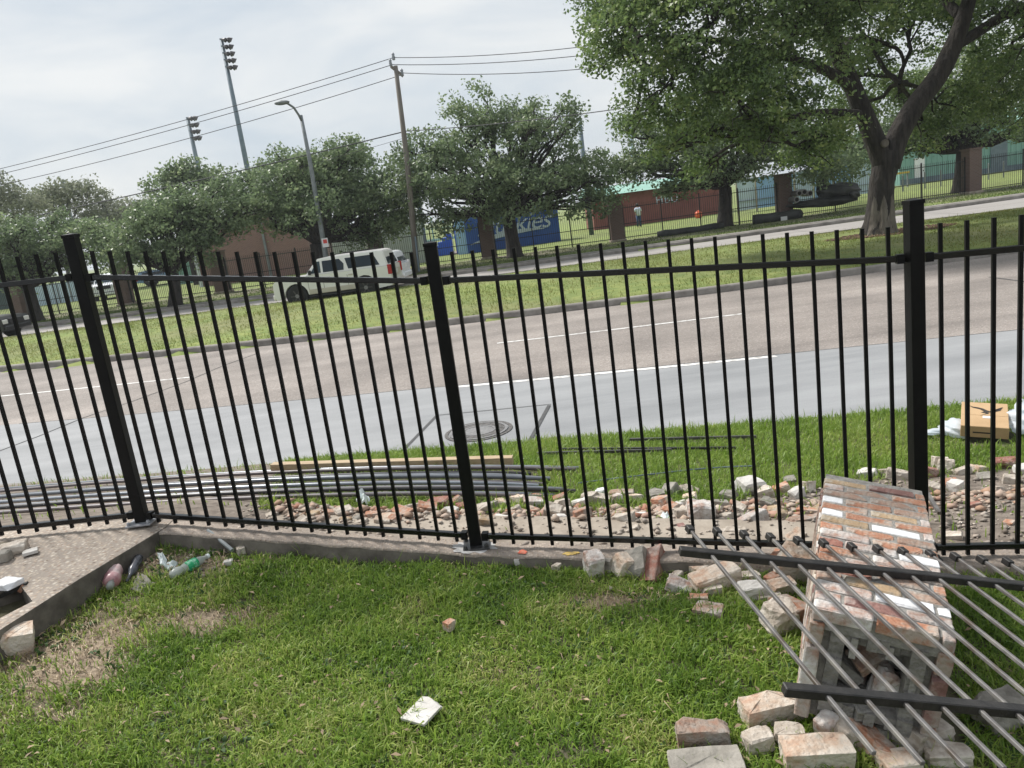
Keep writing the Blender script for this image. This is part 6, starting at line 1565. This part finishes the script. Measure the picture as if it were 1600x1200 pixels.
c_ = at_y(444, 440, 41.6); t = thing('fire_hydrant', 'small teal fire hydrant beyond the hood of the white and tan vehicle', 'hydrant', (c_[0], 41.6, float(gz(c_[0], 41.6))))
MB().lathe([(.16, 0), (.16, .05), (.11, .06), (.10, .55), (.14, .58), (.13, .66), (.07, .74), (.03, .78)], 14).obj('barrel', 'wall_green', t, smooth=True)
for sx in (-1, 1): MB().tube([(sx * .08, 0, .45), (sx * .2, 0, .45)], .06, 10).obj('nozzle', 'lamp_pole', t)
# ------------------------------------------------------------------ buildings and yard things beyond the far fence
def span(px0, px1, py, Y):
    a, b = at_y(px0, py, Y), at_y(px1, py, Y); return a[0], b[0]
def zat(px, py, Y): return float(at_y(px, py, Y)[2])
GZ = -.48
def ribs(mb, x0, x1, y, z0, z1, step, d=.04):
    x = x0
    while x < x1: mb.box((x, y - d / 2, (z0 + z1) / 2), (step * .45, d, z1 - z0)); x += step
# brick building at left
Yb = 60; x0, x1 = span(308, 486, 400, Yb)
t = thing('brick_building', 'red brick building behind the oaks left of the white vehicle', 'building', ((x0 + x1) / 2, Yb, GZ)); w = x1 - x0; hb = zat(400, 338, Yb) - GZ
MB().box((0, 5, hb / 2 - .05), (w, 10, hb)).obj('wall', 'building_brick', t)
MB().box((0, 5, hb + .1), (w + .4, 10.4, .3)).obj('roof_edge', 'concrete_tan', t)
MB().box((-w / 2 - .12, -.1, hb / 2), (.24, .2, hb)).obj('corner_trim', 'white_metal', t)
dp = Vector((at_y(418, 400, Yb)[0] - (x0 + x1) / 2, 0, 0)); MB().bar((dp.x, -.1, 0), (dp.x, -.1, hb), .16).obj('downpipe', 'lamp_pole', t)
# teal shed beside it
x0, x1 = span(262, 304, 410, 72); t = thing('teal_shed', 'small teal shed with a white edge left of the brick building', 'shed', ((x0 + x1) / 2, 72, GZ)); w = x1 - x0; hb = 2.6
mb = MB(); mb.box((0, 2, hb / 2), (w, 4, hb)); ribs(mb, -w / 2, w / 2, 0, 0, hb, .3); mb.obj('wall', 'wall_green', t); MB().box((0, 2, hb + .08), (w + .3, 4.3, .16)).obj('roof', 'roof_green', t); MB().box((w / 2 + .12, -.05, hb / 2), (.3, .12, hb)).obj('corner_trim', 'white_metal', t)
# white corrugated wall
Yw = 51; x0, x1 = span(520, 664, 390, Yw); t = thing('corrugated_wall', 'white corrugated metal wall behind the white car roofs', 'wall', ((x0 + x1) / 2, Yw, GZ)); w = x1 - x0; hw = zat(590, 352, Yw) - GZ
nP = 7
for k in range(nP):
    mb = MB(); xa = -w / 2 + w * k / nP; mb.box((xa + w / nP / 2, .03, hw / 2), (w / nP - .03, .06, hw)); ribs(mb, xa + .06, xa + w / nP - .05, 0, 0, hw, .22, .05); mb.obj('panel', 'white_metal', t)
MB().box((-w * .08, -.07, hw * .62), (.8, .02, .6)).obj('poster', 'paper_label', t); MB().box((-w * .08, -.085, hw * .68), (.6, .01, .2)).obj('poster_print', 'plastic_blue', t)
# blue container with white script
Yc = 55; x0, x1 = span(728, 876, 370, Yc); w = x1 - x0; t = thing('blue_container', 'long blue container with white script lettering behind the far fence', 'container', ((x0 + x1) / 2, Yc, GZ)); hc = 2.7
mb = MB(); mb.box((0, 1.2, hc / 2), (w, 2.4, hc)); ribs(mb, -w / 2 + .1, w / 2, 0, .1, hc - .1, .28); mb.obj('wall', 'container_blue', t)
MB().box((0, 1.2, hc + .04), (w + .06, 2.46, .1)).obj('roof_rail', 'container_blue', t)
MB().box((-w / 2 - .35, .6, hc * .5), (.7, 1.2, hc)).obj('end_panel', 'tarp_blue', t)
RX = Matrix.Rotation(rad(90), 3, 'X')
text('lettering', 'Huskies', 1.75, 'letter_white', Vector((.05, -.075, 1.62)), RX, t, shear=.35, extrude=.02, space=.95)
sw = []
for k in range(17):
    s = k / 16; sw.append((-w * .46 + w * .80 * s, .98 - .42 * (1 - s) ** 1.6 + .05 * s, ))
mb = MB(); up_p = [(x, z + .05 + .28 * math.sin(math.pi * min(1, (i / 16) * 1.05))) for i, (x, z) in enumerate(sw)]; mb.prism([*sw, *reversed(up_p)], (1, 0, 0), (0, 0, 1), (0, .03, 0), (0, -.07, 0)); mb.obj('swoosh', 'letter_white', t)
# playground steps and frame
Yp = 57; c_ = at_y(688, 388, Yp); t = thing('play_stairs', 'bright blue plastic play stairs left of the blue container', 'playground', (c_[0], Yp, GZ))
for k in range(6): MB().box((-.95 + .34 * k, 0, .14 + .125 * k), (.36, 1.0, .26 + .25 * k)).obj('step', 'plastic_blue', t, bevel=.02)
MB().box((1.25, 0, 1.1), (.12, 1.0, 2.2)).obj('side_board', 'plastic_blue', t, bevel=.02)
c_ = at_y(678, 375, 60); t = thing('climbing_set', 'teal play frame with posts and rails behind the blue stairs', 'playground', (c_[0], 60, GZ))
for k in range(5): MB().tube([(-1.8 + .9 * k, 0, 0), (-1.8 + .9 * k, 0, 2.9)], .06, 8).obj('post', 'wall_green', t)
for z in (1.2, 2.0): MB().bar((-1.8, 0, z), (1.8, 0, z), .06).obj('rail', 'roof_green', t)
MB().box((0, .4, 1.1), (3.6, .8, .1)).obj('platform', 'wall_green', t)
c_ = at_y(690, 384, 59); structure(MB().box((c_[0] + 1.5, 59, GZ + .03), (12, 5, .06)).obj('play_path', 'concrete_tan'))
# red shed with green roof
Yr = 66; x0, x1 = span(958, 1128, 340, Yr); w = x1 - x0; t = thing('red_shed', 'long red shed with pale green roof and white letters behind the far fence', 'shed', ((x0 + x1) / 2, Yr, GZ)); hr = 2.75
mb = MB(); mb.box((0, 2.5, hr / 2), (w, 5, hr)); ribs(mb, -w / 2 + .1, w / 2, 0, .05, hr - .05, .34); mb.obj('wall', 'shed_red', t)
mb = MB(); xl = span(926, 958, 340, Yr); mb.box((-w / 2 - (xl[1] - xl[0]) / 2, 2.1, hr / 2 - .05), (xl[1] - xl[0], 5, hr - .1)); ribs(mb, -w / 2 - (xl[1] - xl[0]) + .1, -w / 2, -.4, .05, hr - .15, .34); mb.obj('end_bay', 'shed_red', t)
MB().add([(-w / 2 - 2.1, -.7, hr - .02), (w / 2 + .3, -.5, hr - .02), (w / 2 + .3, 2.5, hr + .75), (-w / 2 - 2.1, 2.5, hr + .75), (w / 2 + .3, 5.3, hr - .02), (-w / 2 - 2.1, 5.3, hr - .02)], [(0, 1, 2, 3), (3, 2, 4, 5), (0, 3, 5), (1, 4, 2), (0, 5, 4, 1)]).obj('roof', 'roof_green', t)
lx = at_y(1044, 318, Yr)[0] - (x0 + x1) / 2; text('lettering', 'HBU', .95, 'letter_white', Vector((lx - .1, -.07, 1.75)), RX, t, extrude=.02, space=1.05)
# blue windscreen fence with tan posts
Yt = 60; x0, x1 = span(1150, 1362, 290, Yt); w = x1 - x0; t = thing('windscreen_fence', 'pale blue windscreen panels on posts behind the far fence', 'fence', ((x0 + x1) / 2, Yt, GZ)); hs2 = zat(1250, 268, Yt) - GZ
nS = 7
for k in range(nS): MB().box((-w / 2 + w * (k + .5) / nS, .05, hs2 / 2 + .12), (w / nS - .08, .03, hs2 - .2)).obj('screen', 'tarp_blue' if k % 3 else 'tarp_pale', t)
for k in range(nS + 1): MB().tube([(-w / 2 + w * k / nS, -.05, 0), (-w / 2 + w * k / nS, -.05, hs2 + .15)], .05, 8).obj('post', 'concrete_tan', t)
for z in (.9, hs2): MB().bar((-w / 2, -.06, z), (w / 2, -.06, z), .05).obj('rail', 'lamp_pole', t)
# pale tarp wall at left
Yl2 = 66; x0, x1 = span(52, 132, 460, Yl2); w = x1 - x0; t = thing('pale_screen', 'pale blue screen wall behind the leftmost oak trunk', 'fence', ((x0 + x1) / 2, Yl2, GZ)); hs3 = zat(90, 442, Yl2) - GZ
for k in range(4): MB().box((-w / 2 + w * (k + .5) / 4, 0, hs3 / 2), (w / 4 - .05, .04, hs3)).obj('screen', 'tarp_pale', t)
for k in range(5): MB().tube([(-w / 2 + w * k / 4, -.06, 0), (-w / 2 + w * k / 4, -.06, hs3 + .1)], .05, 8).obj('post', 'lamp_pole', t)
x0, x1 = span(-80, 24, 470, 70); t = thing('dark_screen', 'dark green canvas screen at the left edge behind the far fence', 'fence', ((x0 + x1) / 2, 70, GZ)); w = x1 - x0
for k in range(3): MB().box((-w / 2 + w * (k + .5) / 3, 0, 1.3), (w / 3 - .05, .04, 2.6)).obj('screen', 'canvas_dark', t)
# green building at right
Yg = 74; x0, x1 = span(1405, 1720, 240, Yg); w = x1 - x0; t = thing('green_building', 'long pale green metal building at the right behind the far fence', 'building', ((x0 + x1) / 2, Yg, GZ)); hg = zat(1520, 196, Yg) - GZ
mb = MB(); mb.box((0, 6, hg / 2), (w, 12, hg)); ribs(mb, -w / 2 + .2, w / 2, 0, .05, hg, .5, .05); mb.obj('wall', 'wall_green', t)
MB().add([(-w / 2 - .4, -.5, hg), (w / 2 + .4, -.5, hg), (w / 2 + .4, 6, hg + 1.3), (-w / 2 - .4, 6, hg + 1.3), (w / 2 + .4, 12.5, hg), (-w / 2 - .4, 12.5, hg)], [(0, 1, 2, 3), (3, 2, 4, 5), (0, 3, 5), (1, 4, 2), (0, 5, 4, 1)]).obj('roof', 'roof_green', t)
dx_ = at_y(1436, 255, Yg)[0] - (x0 + x1) / 2; dr = MB().box((dx_, -.08, 1.15), (.95, .06, 2.3)).obj('door', 'white_paint', t); MB().box((dx_ + .35, -.13, 1.1), (.1, .05, .1)).obj('handle', 'trim_black', dr)
MB().box((0, -.12, .25), (w, .1, .5)).obj('plinth', 'galv_pole', t)
dx2 = at_y(1560, 225, Yg)[0] - (x0 + x1) / 2; MB().box((dx2, -.09, 1.4), (1.6, .05, 2.8)).obj('roller_door', 'galv_pole', t)
for k, (px, py) in enumerate(((1410, 258), (1545, 258), (1568, 250), (1445, 272), (1470, 285))):
    c_ = at_y(px, py, 60); t = thing('field_post', f'thin grey post in the field before the green building, {ORD[k + 1]} of five', 'post', (c_[0], 60, GZ), group='thin posts in the field'); MB().tube([(0, 0, 0), (0, 0, 1.2)], .05, 6).obj('shaft', 'lamp_pole', t); MB().tube([(0, 0, 1.2), (0, 0, 1.24)], [.06, .03], 6).obj('cap', 'lamp_pole', t)
c_ = at_y(1407, 262, 68); t = thing('yellow_barrier', 'small yellow topped barrier beside the large oak trunk', 'barrier', (c_[0], 68, GZ))
for s in (-.6, .6): MB().box((s, 0, .6), (.1, .1, 1.2)).obj('leg', 'lamp_pole', t)
MB().box((0, 0, 1.25), (1.5, .14, .16)).obj('bar', 'yellow_paint', t)
# orange ball-like cover on the lawn
c_ = at_y(1091, 332, 62); t = thing('orange_cooler', 'small round orange object on the lawn before the red shed', 'cooler', (c_[0], 62, GZ)); MB().lathe([(.2, 0), (.27, .12), (.27, .42), (.2, .52)], 14).obj('body', 'orange_plastic', t, smooth=True); MB().lathe([(.1, .52), (.1, .6), (.05, .63)], 10).obj('lid', 'orange_plastic', t, smooth=True)

# ------------------------------------------------------------------ person on the lawn
c_ = at_y(998, 345, 60); PZ = GZ
per = thing('person', 'person in a pale blue shirt and jeans standing before the red shed', 'person', (c_[0], 60, PZ), rad(200))
J = [(0, 0, .95), (0, 0, 1.15), (0, .0, 1.40), (0, 0, 1.50), (0, .01, 1.60), (0, .01, 1.70), (-.19, 0, 1.40), (-.24, .03, 1.14), (-.22, .14, .92), (.19, 0, 1.40), (.25, .02, 1.14), (.24, .12, .92), (-.10, 0, .90), (-.11, .02, .50), (-.12, -.02, .08), (-.12, .12, .04), (.10, 0, .90), (.12, .03, .50), (.13, 0, .08), (.13, .14, .04)]
ED = [(0, 1), (1, 2), (2, 3), (3, 4), (4, 5), (2, 6), (6, 7), (7, 8), (2, 9), (9, 10), (10, 11), (0, 12), (12, 13), (13, 14), (14, 15), (0, 16), (16, 17), (17, 18), (18, 19)]
RD = [.15, .15, .16, .06, .09, .085, .065, .05, .035, .065, .05, .035, .095, .065, .045, .035, .095, .065, .045, .035]
me = bpy.data.meshes.new('body'); me.from_pydata(J, ED, []); me.materials.append(M['skin']); bo = link(bpy.data.objects.new('body', me), per)
sk = bo.modifiers.new('skin', 'SKIN')
for i, v in enumerate(me.skin_vertices[0].data): v.radius = (RD[i], RD[i] * .85); v.use_root = (i == 0)
bo.modifiers.new('subdivision', 'SUBSURF').levels = 1
mb = MB(); mb.tube([(0, 0, .9), (0, 0, 1.1), (0, 0, 1.3), (0, 0, 1.42), (0, 0, 1.5)], [.19, .18, .21, .2, .09], 14)
for s in (-1, 1): mb.tube([(s * .12, 0, 1.44), (s * .2, 0, 1.39), (s * .245, .02, 1.2)], [.1, .09, .08], 10)
mb.obj('shirt', 'shirt', per, smooth=True)
mb = MB(); mb.tube([(0, 0, .80), (0, 0, .97)], [.16, .175], 14)
for s in (-1, 1): mb.tube([(s * .10, 0, .92), (s * .115, .025, .5), (s * .125, -.01, .1)], [.115, .085, .075], 10)
mb.obj('trousers', 'denim', per, smooth=True)
MB().lathe([(.02, .13), (.09, .1), (.105, .03), (.1, -.04), (.07, -.06)], 12, (0, -.005, 1.69)).obj('hair', 'hair', per, smooth=True)

# ------------------------------------------------------------------ humid air
hz = bpy.data.materials.new('haze'); hz.use_nodes = True; hz.node_tree.nodes.clear()
ho = hz.node_tree.nodes.new('ShaderNodeOutputMaterial'); hv_ = hz.node_tree.nodes.new('ShaderNodeVolumePrincipled')
hv_.inputs['Color'].default_value = (.86, .91, .97, 1); hv_.inputs['Density'].default_value = .0005; hv_.inputs['Anisotropy'].default_value = .2
hz.node_tree.links.new(hv_.outputs['Volume'], ho.inputs['Volume'])
me = MB().box((0, 1550, 14), (7400, 4400, 36)).mesh('haze', None); me.materials.append(hz)
stuff(link(bpy.data.objects.new('haze', me)), 'thin humid haze hanging over the whole street', 'haze')

# ------------------------------------------------------------------ label check
seen = {}
for o in COL.objects:
    if o.parent is None and 'label' in o: seen.setdefault(o['label'], []).append(o.name)
for k, v in seen.items():
    if len(v) > 1: print('SAME LABEL', k, v)
    if not 4 <= len(k.split()) <= 16: print('LABEL LENGTH', len(k.split()), k)
print('TRIS', sum(len(o.data.polygons) for o in COL.objects if o.type == 'MESH'), 'OBJECTS', len(COL.objects))
